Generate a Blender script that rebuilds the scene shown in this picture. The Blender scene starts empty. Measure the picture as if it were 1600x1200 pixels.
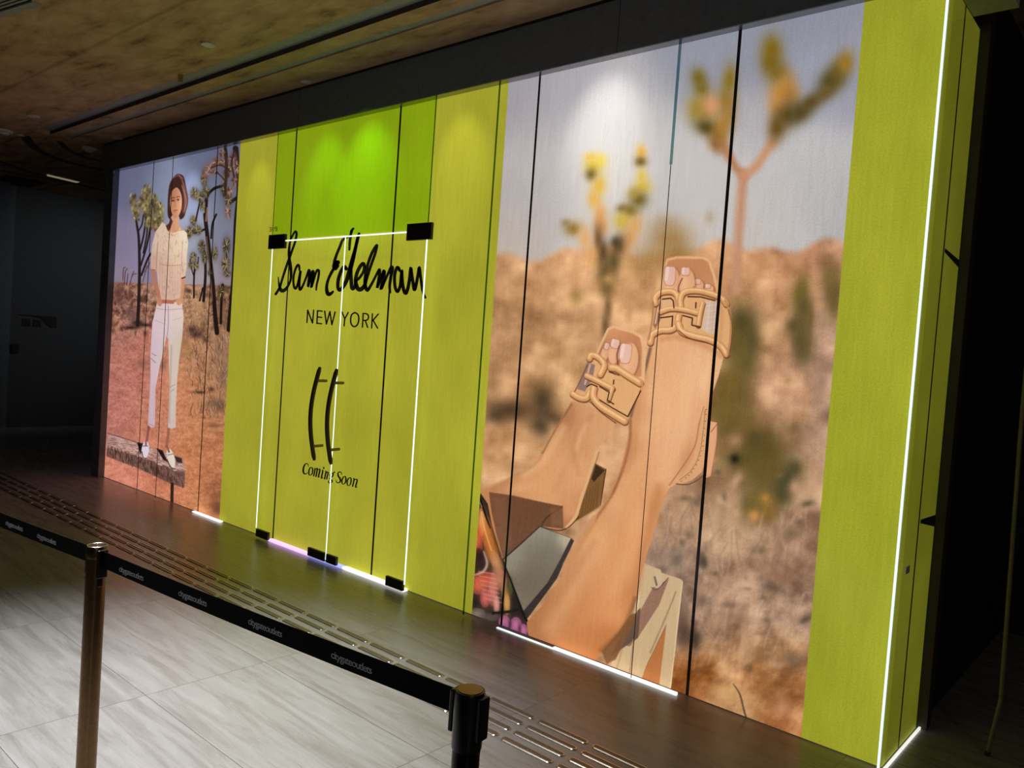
import bpy, math, random
import numpy as np
from mathutils import Vector, Matrix

S = bpy.context.scene
COL = S.collection
random.seed(4)

# ------------------------------------------------------------------ camera
YAW, PITCH, ROLL, F = 0.7139654, -0.0391023, 0.0704817, 1237.618
CAM = np.array([0.0, -3.501693, 1.607402])
fw = np.array([-math.sin(YAW)*math.cos(PITCH), math.cos(YAW)*math.cos(PITCH), math.sin(PITCH)])
rt = np.cross(fw, [0, 0, 1]); rt /= np.linalg.norm(rt); up = np.cross(rt, fw)
R_ = math.cos(ROLL)*rt + math.sin(ROLL)*up
U_ = -math.sin(ROLL)*rt + math.cos(ROLL)*up
cd = bpy.data.cameras.new('camera'); cam = bpy.data.objects.new('camera', cd); COL.objects.link(cam)
cd.sensor_width = 36; cd.lens = 36*F/1600; cd.clip_start = 0.02
M = Matrix.Identity(4)
for i in range(3):
    M[i][0] = R_[i]; M[i][1] = U_[i]; M[i][2] = -fw[i]; M[i][3] = CAM[i]
cam.matrix_world = M
S.camera = cam

# ------------------------------------------------------------------ world, exposure
w = bpy.data.worlds.new('world'); S.world = w; w.use_nodes = True
w.node_tree.nodes['Background'].inputs[0].default_value = (0.55, 0.6, 0.7, 1)
w.node_tree.nodes['Background'].inputs[1].default_value = 0.012
S.view_settings.view_transform = 'Standard'; S.view_settings.look = 'None'
S.view_settings.exposure = 0.0; S.view_settings.gamma = 1.0; S.view_settings.use_curve_mapping = False

def spot(name, loc, target, power, cone, blend=1.0, color=(1, 1, 1), radius=0.05):
    l = bpy.data.lights.new(name, 'SPOT'); l.energy = power; l.spot_size = math.radians(cone)
    l.spot_blend = blend; l.color = color; l.shadow_soft_size = radius
    o = bpy.data.objects.new(name, l); COL.objects.link(o); o.location = loc
    o.rotation_euler = (Vector(target)-Vector(loc)).to_track_quat('-Z', 'Y').to_euler()
    return o

# the ceiling lamp that lights the concourse floor
spot('concourse_floor_lamp', (-3.1, -2.4, 3.45), (-3.08, -2.4, 0), 1180, 69, 1.0, (0.95, 0.975, 1.0), 0.12)
# unseen lamps added as fill, behind the camera and at the far left
def fill_point(loc, power, color):
    l = bpy.data.lights.new('fill_lamp', 'POINT'); l.energy = power; l.color = color; l.shadow_soft_size = .25
    o = bpy.data.objects.new('fill_lamp', l); COL.objects.link(o); o.location = loc
fill_point((3.6, -5.2, 2.6), 60, (.9, .95, 1.0))
spot('fill_lamp', (-10.2, 2.6, 3.3), (-13.1, 1.0, 1.9), 60, 66, 1.0, (.92, .95, 1.0), .1)
# unseen spots in front of the shopfront that make the boards' bright patches
HOTSPOTS = [(-2.50, 2.84, 22, (1.0, .97, .90), 46), (-3.58, 2.80, 16, (1.0, .95, .7), 40), (-4.50, 2.76, 34, (.55, 1.0, .02), 56), (-4.98, 2.78, 22, (.55, 1.0, .02), 50),
        (-7.03, 2.70, 22, (.8, .88, 1.0), 44), (-5.90, 2.80, 13, (1.0, .95, .8), 34), (-1.45, 2.85, 4, (.85, .88, 1.0), 36), (-8.15, 2.55, 5, (.8, .8, 1.0), 36)]
for i, (x, z, pw, colr, cn) in enumerate(HOTSPOTS):
    spot('hotspot_lamp', (x, -0.52, 3.46), (x, 0, z-.06), pw, cn, 1.0, colr, 0.03)
# lilac lamp over the left end of the shopfront
spot('lilac_lamp', (-8.0, -1.4, 3.45), (-8.2, 0, 0.8), 20, 44, 1.0, (1.0, .55, .85), 0.08)

# ------------------------------------------------------------------ helpers
def link(name, me, mat=None, parent=None):
    o = bpy.data.objects.new(name, me); COL.objects.link(o)
    if mat is not None:
        me.materials.append(mat)
    if parent is not None: o.parent = parent
    return o
def empty(name, loc=(0, 0, 0), rz=0):
    o = bpy.data.objects.new(name, None); COL.objects.link(o); o.location = loc; o.rotation_euler = (0, 0, rz); o.empty_display_size = .1
    return o
def tag(o, label, cat, group=None, kind=None):
    o['label'] = label; o['category'] = cat
    if group: o['group'] = group
    if kind: o['kind'] = kind
    return o
def struct(o, label=None):
    o['kind'] = 'structure'
    if label: o['label'] = label
    return o

class MB:
    def __init__(s): s.v = []; s.f = []
    def box(s, x0, x1, y0, y1, z0, z1):
        b = len(s.v)
        s.v += [(x, y, z) for z in (z0, z1) for y in (y0, y1) for x in (x0, x1)]
        s.f += [tuple(b+i for i in q) for q in ((0, 2, 3, 1), (4, 5, 7, 6), (0, 1, 5, 4), (2, 6, 7, 3), (0, 4, 6, 2), (1, 3, 7, 5))]
        return s
    def rings(s, rings, cap0=True, cap1=True):
        b = len(s.v); n = len(rings[0])
        for r in rings: s.v += [tuple(p) for p in r]
        for k in range(len(rings)-1):
            for i in range(n):
                j = (i+1) % n
                s.f.append((b+k*n+i, b+k*n+j, b+(k+1)*n+j, b+(k+1)*n+i))
        if cap0: s.f.append(tuple(b+i for i in range(n))[::-1])
        if cap1: s.f.append(tuple(b+(len(rings)-1)*n+i for i in range(n)))
        return s
    def lathe(s, prof, n=40, c=(0, 0)):
        return s.rings([[(c[0]+r*math.cos(2*math.pi*i/n), c[1]+r*math.sin(2*math.pi*i/n), z) for i in range(n)] for r, z in prof])
    def tube(s, pts, r, n=12, up=(0, 0, 1)):
        pts = [Vector(p) for p in pts]; rr = r if isinstance(r, (list, tuple)) else [r]*len(pts)
        rings = []
        for i, p in enumerate(pts):
            t = (pts[min(i+1, len(pts)-1)]-pts[max(i-1, 0)]).normalized()
            a = t.cross(Vector(up))
            if a.length < 1e-3: a = t.cross(Vector((1, 0, 0)))
            a.normalize(); b2 = t.cross(a)
            rings.append([p + rr[i]*(a*math.cos(2*math.pi*k/n)+b2*math.sin(2*math.pi*k/n)) for k in range(n)])
        return s.rings(rings)
    def mesh(s, name, smooth=False):
        me = bpy.data.meshes.new(name); me.from_pydata(s.v, [], s.f); me.validate()
        if smooth:
            me.polygons.foreach_set('use_smooth', [True]*len(me.polygons))
        me.update(); return me
    def obj(s, name, mat, parent=None, smooth=False, bevel=0):
        o = link(name, s.mesh(name, smooth), mat, parent)
        if bevel:
            m = o.modifiers.new('bevel', 'BEVEL'); m.width = bevel; m.segments = 2; m.limit_method = 'ANGLE'
        if smooth:
            m = o.modifiers.new('edges', 'EDGE_SPLIT'); m.split_angle = math.radians(35)
        return o

def nmat(name):
    m = bpy.data.materials.new(name); m.use_nodes = True
    nt = m.node_tree; return m, nt, nt.nodes['Principled BSDF']
def lin(c):
    c = np.asarray(c, float)/255
    return np.where(c <= .04045, c/12.92, ((c+.055)/1.055)**2.4)
def L4(c): return tuple(float(v) for v in lin(c))+(1,)
def N(nt, t, **kw):
    n = nt.nodes.new(t)
    for k, v in kw.items(): setattr(n, k, v)
    return n
def noise_col(nt, c0, c1, scale, vec=(1, 1, 1), detail=4, rot=(0, 0, 0), lo=.3, hi=.7):
    tc = N(nt, 'ShaderNodeTexCoord'); mp = N(nt, 'ShaderNodeMapping')
    mp.inputs['Scale'].default_value = vec; mp.inputs['Rotation'].default_value = rot
    nz = N(nt, 'ShaderNodeTexNoise'); nz.inputs['Scale'].default_value = scale; nz.inputs['Detail'].default_value = detail
    rp = N(nt, 'ShaderNodeValToRGB'); rp.color_ramp.elements[0].position = lo; rp.color_ramp.elements[1].position = hi
    rp.color_ramp.elements[0].color = c0; rp.color_ramp.elements[1].color = c1
    nt.links.new(tc.outputs['Object'], mp.inputs[0]); nt.links.new(mp.outputs[0], nz.inputs['Vector']); nt.links.new(nz.outputs['Fac'], rp.inputs[0])
    return rp.outputs['Color'], nz.outputs['Fac']
def simple(name, c, rough=.5, metal=0, scale=40, var=.12, spec=.5):
    m, nt, b = nmat(name)
    l = lin(c); c0 = tuple(l*(1-var))+(1,); c1 = tuple(np.minimum(l*(1+var), 1))+(1,)
    o, _ = noise_col(nt, c0, c1, scale)
    nt.links.new(o, b.inputs['Base Color']); b.inputs['Roughness'].default_value = rough; b.inputs['Metallic'].default_value = metal
    b.inputs['Specular IOR Level'].default_value = spec
    return m
def emis(name, c, st):
    m, nt, b = nmat(name)
    b.inputs['Base Color'].default_value = L4(c); b.inputs['Emission Color'].default_value = L4(c); b.inputs['Emission Strength'].default_value = st
    return m

# ------------------------------------------------------------------ materials
def floor_material():
    m, nt, b = nmat('porcelain_floor_tile'); Lk = nt.links.new
    tc = N(nt, 'ShaderNodeTexCoord')
    off = N(nt, 'ShaderNodeMapping'); off.inputs['Location'].default_value = (2.19+1.18*12, 0.745+.583*12, 0)
    Lk(tc.outputs['Object'], off.inputs[0])
    br = N(nt, 'ShaderNodeTexBrick'); br.offset = 0; br.squash = 1
    br.inputs['Scale'].default_value = 1; br.inputs['Brick Width'].default_value = 1.18; br.inputs['Row Height'].default_value = .583
    br.inputs['Mortar Size'].default_value = .0016; br.inputs['Mortar Smooth'].default_value = .1; br.inputs['Bias'].default_value = 0
    br.inputs['Color1'].default_value = (0, 0, 0, 1); br.inputs['Color2'].default_value = (1, 1, 1, 1); br.inputs['Mortar'].default_value = (.5, .5, .5, 1)
    Lk(off.outputs[0], br.inputs['Vector'])
    # veins, shifted from tile to tile
    add = N(nt, 'ShaderNodeVectorMath', operation='MULTIPLY_ADD'); add.inputs[1].default_value = (7.3, 3.1, 5.7)
    Lk(br.outputs['Color'], add.inputs[0]); Lk(tc.outputs['Object'], add.inputs[2])
    mp = N(nt, 'ShaderNodeMapping'); mp.inputs['Scale'].default_value = (.7, 7.5, 1); mp.inputs['Rotation'].default_value = (0, 0, math.radians(24))
    Lk(add.outputs[0], mp.inputs[0])
    nz = N(nt, 'ShaderNodeTexNoise'); nz.inputs['Scale'].default_value = 2.2; nz.inputs['Detail'].default_value = 9; nz.inputs['Roughness'].default_value = .68; nz.inputs['Distortion'].default_value = .5
    Lk(mp.outputs[0], nz.inputs['Vector'])
    rp = N(nt, 'ShaderNodeValToRGB'); e = rp.color_ramp.elements
    e[0].position = .28; e[0].color = L4((116, 111, 107)); e[1].position = .74; e[1].color = L4((156, 154, 152))
    k = e.new(.5); k.color = L4((138, 135, 132))
    Lk(nz.outputs['Fac'], rp.inputs[0])
    fine = N(nt, 'ShaderNodeTexNoise'); fine.inputs['Scale'].default_value = 210; fine.inputs['Detail'].default_value = 3
    Lk(tc.outputs['Object'], fine.inputs['Vector'])
    mr = N(nt, 'ShaderNodeMapRange'); mr.inputs['To Min'].default_value = .70; mr.inputs['To Max'].default_value = 1.27
    Lk(fine.outputs['Fac'], mr.inputs['Value'])
    mx = N(nt, 'ShaderNodeMix', data_type='RGBA', blend_type='MULTIPLY'); mx.inputs['Factor'].default_value = 1
    Lk(rp.outputs['Color'], mx.inputs['A']); Lk(mr.outputs[0], mx.inputs['B'])
    gr = N(nt, 'ShaderNodeMix', data_type='RGBA'); gr.inputs['B'].default_value = L4((84, 80, 76))
    Lk(br.outputs['Fac'], gr.inputs['Factor']); Lk(mx.outputs['Result'], gr.inputs['A'])
    Lk(gr.outputs['Result'], b.inputs['Base Color'])
    r2 = N(nt, 'ShaderNodeMapRange'); r2.inputs['To Min'].default_value = .2; r2.inputs['To Max'].default_value = .36
    Lk(nz.outputs['Fac'], r2.inputs['Value']); Lk(r2.outputs[0], b.inputs['Roughness'])
    b.inputs['Specular IOR Level'].default_value = .5
    bp = N(nt, 'ShaderNodeBump'); bp.inputs['Strength'].default_value = .06; bp.inputs['Distance'].default_value = .002
    Lk(fine.outputs['Fac'], bp.inputs['Height']); Lk(bp.outputs[0], b.inputs['Normal'])
    return m
def ceiling_material():
    m, nt, b = nmat('brown_plaster_ceiling'); Lk = nt.links.new
    tc = N(nt, 'ShaderNodeTexCoord'); mp = N(nt, 'ShaderNodeMapping'); mp.inputs['Scale'].default_value = (1.1, 3.0, 1)
    mp.inputs['Rotation'].default_value = (0, 0, math.radians(-6))
    nz = N(nt, 'ShaderNodeTexNoise'); nz.inputs['Scale'].default_value = 2.0; nz.inputs['Detail'].default_value = 12; nz.inputs['Roughness'].default_value = .68; nz.inputs['Distortion'].default_value = .25
    Lk(tc.outputs['Object'], mp.inputs[0]); Lk(mp.outputs[0], nz.inputs['Vector'])
    rp = N(nt, 'ShaderNodeValToRGB'); e = rp.color_ramp.elements
    e[0].position = .3; e[0].color = L4((106, 80, 58)); e[1].position = .72; e[1].color = L4((216, 184, 146)); k = e.new(.44); k.color = L4((176, 144, 110))
    Lk(nz.outputs['Fac'], rp.inputs[0])
    # board joints that run along the mall
    sp = N(nt, 'ShaderNodeSeparateXYZ'); Lk(tc.outputs['Object'], sp.inputs[0])
    md = N(nt, 'ShaderNodeMath', operation='PINGPONG'); md.inputs[1].default_value = .33; Lk(sp.outputs['Y'], md.inputs[0])
    n2 = N(nt, 'ShaderNodeTexNoise'); n2.inputs['Scale'].default_value = 3; n2.inputs['Detail'].default_value = 5; Lk(tc.outputs['Object'], n2.inputs['Vector'])
    ad = N(nt, 'ShaderNodeMath', operation='MULTIPLY_ADD'); ad.inputs[1].default_value = .05; Lk(n2.outputs['Fac'], ad.inputs[0]); Lk(md.outputs[0], ad.inputs[2])
    r3 = N(nt, 'ShaderNodeMapRange'); r3.inputs['From Min'].default_value = .02; r3.inputs['From Max'].default_value = .05; r3.inputs['To Min'].default_value = .55; r3.inputs['To Max'].default_value = 1
    Lk(ad.outputs[0], r3.inputs['Value'])
    mx = N(nt, 'ShaderNodeMix', data_type='RGBA', blend_type='MULTIPLY'); mx.inputs['Factor'].default_value = 1
    Lk(rp.outputs['Color'], mx.inputs['A']); Lk(r3.outputs[0], mx.inputs['B']); Lk(mx.outputs['Result'], b.inputs['Base Color'])
    b.inputs['Roughness'].default_value = .8
    bp = N(nt, 'ShaderNodeBump'); bp.inputs['Strength'].default_value = .3; bp.inputs['Distance'].default_value = .01
    Lk(nz.outputs['Fac'], bp.inputs['Height']); Lk(bp.outputs[0], b.inputs['Normal'])
    return m
EMIT = 0.86
def print_material(name='emissive_printed_film', strength=EMIT):
    """emissive printed film on the hoarding: the picture is a colour attribute, the weave is noise"""
    m, nt, b = nmat(name); Lk = nt.links.new
    at = N(nt, 'ShaderNodeAttribute', attribute_name='Print')
    tc = N(nt, 'ShaderNodeTexCoord')
    mp = N(nt, 'ShaderNodeMapping'); mp.inputs['Scale'].default_value = (26, 1, 2.2); Lk(tc.outputs['Object'], mp.inputs[0])
    n1 = N(nt, 'ShaderNodeTexNoise'); n1.inputs['Scale'].default_value = 2.0; n1.inputs['Detail'].default_value = 7; n1.inputs['Roughness'].default_value = .7; Lk(mp.outputs[0], n1.inputs['Vector'])
    n2 = N(nt, 'ShaderNodeTexNoise'); n2.inputs['Scale'].default_value = 130; n2.inputs['Detail'].default_value = 2; Lk(tc.outputs['Object'], n2.inputs['Vector'])
    n3 = N(nt, 'ShaderNodeTexNoise'); n3.inputs['Scale'].default_value = 1.7; n3.inputs['Detail'].default_value = 2; Lk(tc.outputs['Object'], n3.inputs['Vector'])
    def mr(n, a, c):
        r = N(nt, 'ShaderNodeMapRange'); r.inputs['From Min'].default_value = .25; r.inputs['From Max'].default_value = .75
        r.inputs['To Min'].default_value = a; r.inputs['To Max'].default_value = c; Lk(n.outputs['Fac'], r.inputs['Value']); return r.outputs[0]
    m1 = N(nt, 'ShaderNodeMath', operation='MULTIPLY'); Lk(mr(n1, .90, 1.08), m1.inputs[0]); Lk(mr(n2, .90, 1.10), m1.inputs[1])
    m2 = N(nt, 'ShaderNodeMath', operation='MULTIPLY'); Lk(m1.outputs[0], m2.inputs[0]); Lk(mr(n3, .93, 1.07), m2.inputs[1])
    mx = N(nt, 'ShaderNodeMix', data_type='RGBA', blend_type='MULTIPLY'); mx.inputs['Factor'].default_value = 1
    Lk(at.outputs['Color'], mx.inputs['A']); Lk(m2.outputs[0], mx.inputs['B'])
    Lk(mx.outputs['Result'], b.inputs['Base Color']); Lk(mx.outputs['Result'], b.inputs['Emission Color'])
    b.inputs['Emission Strength'].default_value = strength; b.inputs['Roughness'].default_value = .7; b.inputs['Specular IOR Level'].default_value = .15
    return m
def glass_material(name, tint=(1, 1, 1), refl=.9):
    m, nt, b = nmat(name); nt.nodes.remove(b); Lk = nt.links.new
    tr = N(nt, 'ShaderNodeBsdfTransparent'); tr.inputs[0].default_value = tuple(tint)+(1,)
    gl = N(nt, 'ShaderNodeBsdfGlossy'); gl.inputs['Roughness'].default_value = .01; gl.inputs[0].default_value = (refl, refl, refl, 1)
    fr = N(nt, 'ShaderNodeFresnel'); fr.inputs[0].default_value = 1.35
    ge = N(nt, 'ShaderNodeNewGeometry'); sb = N(nt, 'ShaderNodeMath', operation='SUBTRACT'); sb.inputs[0].default_value = 1; Lk(ge.outputs['Backfacing'], sb.inputs[1])
    ml = N(nt, 'ShaderNodeMath', operation='MULTIPLY'); Lk(fr.outputs[0], ml.inputs[0]); Lk(sb.outputs[0], ml.inputs[1])
    mx = N(nt, 'ShaderNodeMixShader'); Lk(ml.outputs[0], mx.inputs[0]); Lk(tr.outputs[0], mx.inputs[1]); Lk(gl.outputs[0], mx.inputs[2])
    Lk(mx.outputs[0], nt.nodes['Material Output'].inputs[0]); return m

MAT = dict(
    floor=floor_material(), ceil=ceiling_material(), film=print_material(), dimfilm=print_material('dimmed_printed_film', .38),  # dimfilm: dimmer copy of the film, imitating weaker light on the return
    glass=glass_material('clear_shopfront_glass'), green_glass=glass_material('green_tinted_glass', (.80, .97, .45)),
    fascia=simple('charcoal_fascia_panel', (96, 106, 116), .5), under=simple('brushed_soffit_metal', (150, 150, 150), .25, .8, 60),
    slot=simple('pale_slot_lining', (150, 155, 160), .7), bronze=simple('dark_bronze_lining', (62, 50, 40), .6),
    black=simple('black_painted_metal', (14, 14, 15), .35), rubber=simple('black_rubber', (10, 10, 10), .7),
    darkpost=simple('darkened_bronze_steel', (34, 28, 24), .22, .9, 90), handle=simple('dark_brown_wood_bar', (52, 30, 20), .4), brass=simple('brass_standoff', (120, 100, 40), .35, .7),
    post=simple('brushed_bronze_steel', (116, 90, 64), .28, 1.0, 90), plastic=simple('black_moulded_plastic', (10, 10, 11), .3),
    gold=simple('gold_disc', (150, 112, 50), .35, .8), belt=simple('black_webbing', (7, 5, 6), .8, 0, 300, .3, .12), word=simple('grey_woven_print', (190, 200, 208), .7),
    steel=simple('stainless_guide_bar', (190, 184, 174), .26, 1.0, 100), insert=simple('dark_abrasive_insert', (104, 98, 88), .55, .5),
    ink=simple('dark_brown_vinyl', (38, 20, 16), .6), led=emis('white_led_strip', (255, 255, 250), 1.15), edge=emis('glowing_glass_edge', (228, 255, 246), 1.25),
    pink=emis('pink_led_strip', (240, 190, 255), 1.3), blue=emis('blue_led_strip', (175, 180, 255), 1.1),
    wall=simple('dark_grey_wall_paint', (64, 66, 68), .7), pier=simple('grey_pier_paint', (88, 92, 98), .7), dark=simple('black_wall_cladding', (20, 20, 20), .5),
    jamb=simple('grey_metal_jamb', (95, 105, 112), .5), seal=glass_material('green_glass_edge', (.30, .46, .10)), teal=glass_material('teal_glass_edge', (.42, .58, .60)),
    white=simple('white_plastic', (205, 205, 200), .5), olive=simple('olive_painted_tube', (110, 104, 62), .45), tagm=simple('yellow_paper_tag', (150, 140, 80), .8),
    seam=simple('black_joint_strip', (8, 8, 10), .6), backing=simple('plywood_backing', (120, 95, 60), .8))

# ------------------------------------------------------------------ the artwork printed on the hoarding
# artwork coordinates (u, v) <-> wall coordinates (x, z) on the plane y = 0 : one fixed projective map
def wall_to_art(x, z):
    d0 = x-CAM[0]; d1 = -CAM[1]; d2 = z-CAM[2]
    zz = d0*fw[0]+d1*fw[1]+d2*fw[2]
    return 800+F*(d0*R_[0]+d1*R_[1]+d2*R_[2])/zz, 600-F*(d0*U_[0]+d1*U_[1]+d2*U_[2])/zz
def art_to_wall(u, v, y=0.0):
    d = fw+R_*(u-800)/F-U_*(v-600)/F; t = (y-CAM[1])/d[1]
    return CAM[0]+t*d[0], CAM[2]+t*d[2]

def _hash(ix, iy, s):
    h = (ix.astype(np.int64)*374761393+iy.astype(np.int64)*668265263+s*982451653) & 0x7fffffff
    h = ((h ^ (h >> 13))*1274126177) & 0x7fffffff
    return ((h ^ (h >> 16)) & 0xffff)/65535.0
def vnoise(x, y, s=0):
    ix = np.floor(x); iy = np.floor(y); fx = x-ix; fy = y-iy
    fx = fx*fx*(3-2*fx); fy = fy*fy*(3-2*fy)
    a = _hash(ix, iy, s); b = _hash(ix+1, iy, s); c = _hash(ix, iy+1, s); d = _hash(ix+1, iy+1, s)
    return (a*(1-fx)+b*fx)*(1-fy)+(c*(1-fx)+d*fx)*fy
def fbm(x, y, o=4, s=0):
    t = 0; a = .5; n = 0
    for k in range(o):
        t = t+a*vnoise(x*2**k+17*k, y*2**k, s+k); n += a; a *= .55
    return t/n
def smooth(t): t = np.clip(t, 0, 1); return t*t*(3-2*t)
def spline(P, n=6, closed=True):
    P = np.array(P, float); m = len(P); out = []
    rng = range(m) if closed else range(m-1)
    for i in rng:
        p0, p1, p2, p3 = (P[(i-1) % m], P[i], P[(i+1) % m], P[(i+2) % m]) if closed else (P[max(i-1, 0)], P[i], P[i+1], P[min(i+2, m-1)])
        for k in range(n):
            t = k/n
            out.append(.5*((2*p1)+(-p0+p2)*t+(2*p0-5*p1+4*p2-p3)*t*t+(-p0+3*p1-3*p2+p3)*t**3))
    if not closed: out.append(P[-1])
    return np.array(out)

class Paint:
    """colours evaluated at every vertex of a panel, in artwork coordinates"""
    def __init__(s, U, V):
        s.U = U; s.V = V; s.C = np.zeros((len(U), 3)); s.noise_cache = {}
    def sel(s, x0, x1, y0, y1):
        return np.nonzero((s.U >= x0) & (s.U <= x1) & (s.V >= y0) & (s.V <= y1))[0]
    def mix(s, idx, a, col):
        c = col if isinstance(col, np.ndarray) and col.ndim == 2 else np.asarray(col, float)[None, :]
        s.C[idx] = s.C[idx]*(1-a[:, None])+c*a[:, None]
    def sdf(s, P, idx):
        u = s.U[idx]; v = s.V[idx]; d = np.full(len(idx), 1e12); ins = np.zeros(len(idx), bool)
        n = len(P)
        for i in range(n):
            a = P[i]; b = P[(i+1) % n]; e = b-a
            wx = u-a[0]; wy = v-a[1]; t = np.clip((wx*e[0]+wy*e[1])/(e@e+1e-12), 0, 1)
            d = np.minimum(d, (wx-e[0]*t)**2+(wy-e[1]*t)**2)
            c = ((a[1] <= v) & (b[1] > v)) | ((b[1] <= v) & (a[1] > v))
            if a[1] != b[1]:
                ins ^= c & (u < a[0]+(v-a[1])*e[0]/e[1])
        d = np.sqrt(d); return np.where(ins, -d, d)
    def poly(s, P, col, soft=1.0, alpha=1.0, curve=False, mask=None):
        P = np.array(P, float)
        if curve: P = spline(P)
        idx = s.sel(P[:, 0].min()-soft, P[:, 0].max()+soft, P[:, 1].min()-soft, P[:, 1].max()+soft)
        if not len(idx): return
        a = smooth(.5-s.sdf(P, idx)/(2*soft))*alpha
        if mask is not None: a = a*mask(s.U[idx], s.V[idx])
        s.mix(idx, a, col(s.U[idx], s.V[idx]) if callable(col) else col)
    def line(s, P, wd, col, soft=.8, alpha=1.0, curve=True):
        P = np.array(P, float); wd = np.array(wd if np.ndim(wd) else [wd]*len(P), float)
        if curve and len(P) > 2:
            Q = spline(np.column_stack([P, wd]), 5, False); P = Q[:, :2]; wd = Q[:, 2]
        mw = wd.max()/2+soft
        idx = s.sel(P[:, 0].min()-mw, P[:, 0].max()+mw, P[:, 1].min()-mw, P[:, 1].max()+mw)
        if not len(idx): return
        u = s.U[idx]; v = s.V[idx]; d = np.full(len(idx), 1e9)
        for i in range(len(P)-1):
            a = P[i]; e = P[i+1]-a
            wx = u-a[0]; wy = v-a[1]; t = np.clip((wx*e[0]+wy*e[1])/(e@e+1e-12), 0, 1)
            d = np.minimum(d, np.hypot(wx-e[0]*t, wy-e[1]*t)-(wd[i]*(1-t)+wd[i+1]*t)/2)
        s.mix(idx, smooth(.5-d/(2*soft))*alpha, col)
    def blob(s, x, y, rx, ry, col, ang=0, alpha=1.0, hard=0.0, mask=None):
        """soft ellipse; hard 0 = gaussian, 1 = crisp"""
        R = max(rx, ry)*(2.4-1.3*hard)
        idx = s.sel(x-R, x+R, y-R, y+R)
        if not len(idx): return
        c, n = math.cos(math.radians(ang)), math.sin(math.radians(ang))
        du = s.U[idx]-x; dv = s.V[idx]-y
        q = np.hypot((du*c+dv*n)/rx, (-du*n+dv*c)/ry)
        a = np.exp(-q**2*1.1)*(1-hard)+smooth((1.08-q)/.16)*hard
        if hard == 0: a = np.where(q < 2.3, a, 0)
        if mask is not None: a = a*mask(s.U[idx], s.V[idx])
        s.mix(idx, a*alpha, col)

def grad(stops):
    """smooth colour field from scattered samples (u, v, r, g, b, radius)"""
    A = np.array(stops, float)
    def f(u, v):
        num = np.zeros((len(u), 3)); den = np.zeros(len(u))+1e-9
        for r in A:
            wgt = np.exp(-((u-r[0])**2+(v-r[1])**2)/(2*r[5]**2))+1e-7/(1+((u-r[0])**2+(v-r[1])**2)*1e-4)
            num += wgt[:, None]*r[2:5]; den += wgt
        return num/den[:, None]
    return f

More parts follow.
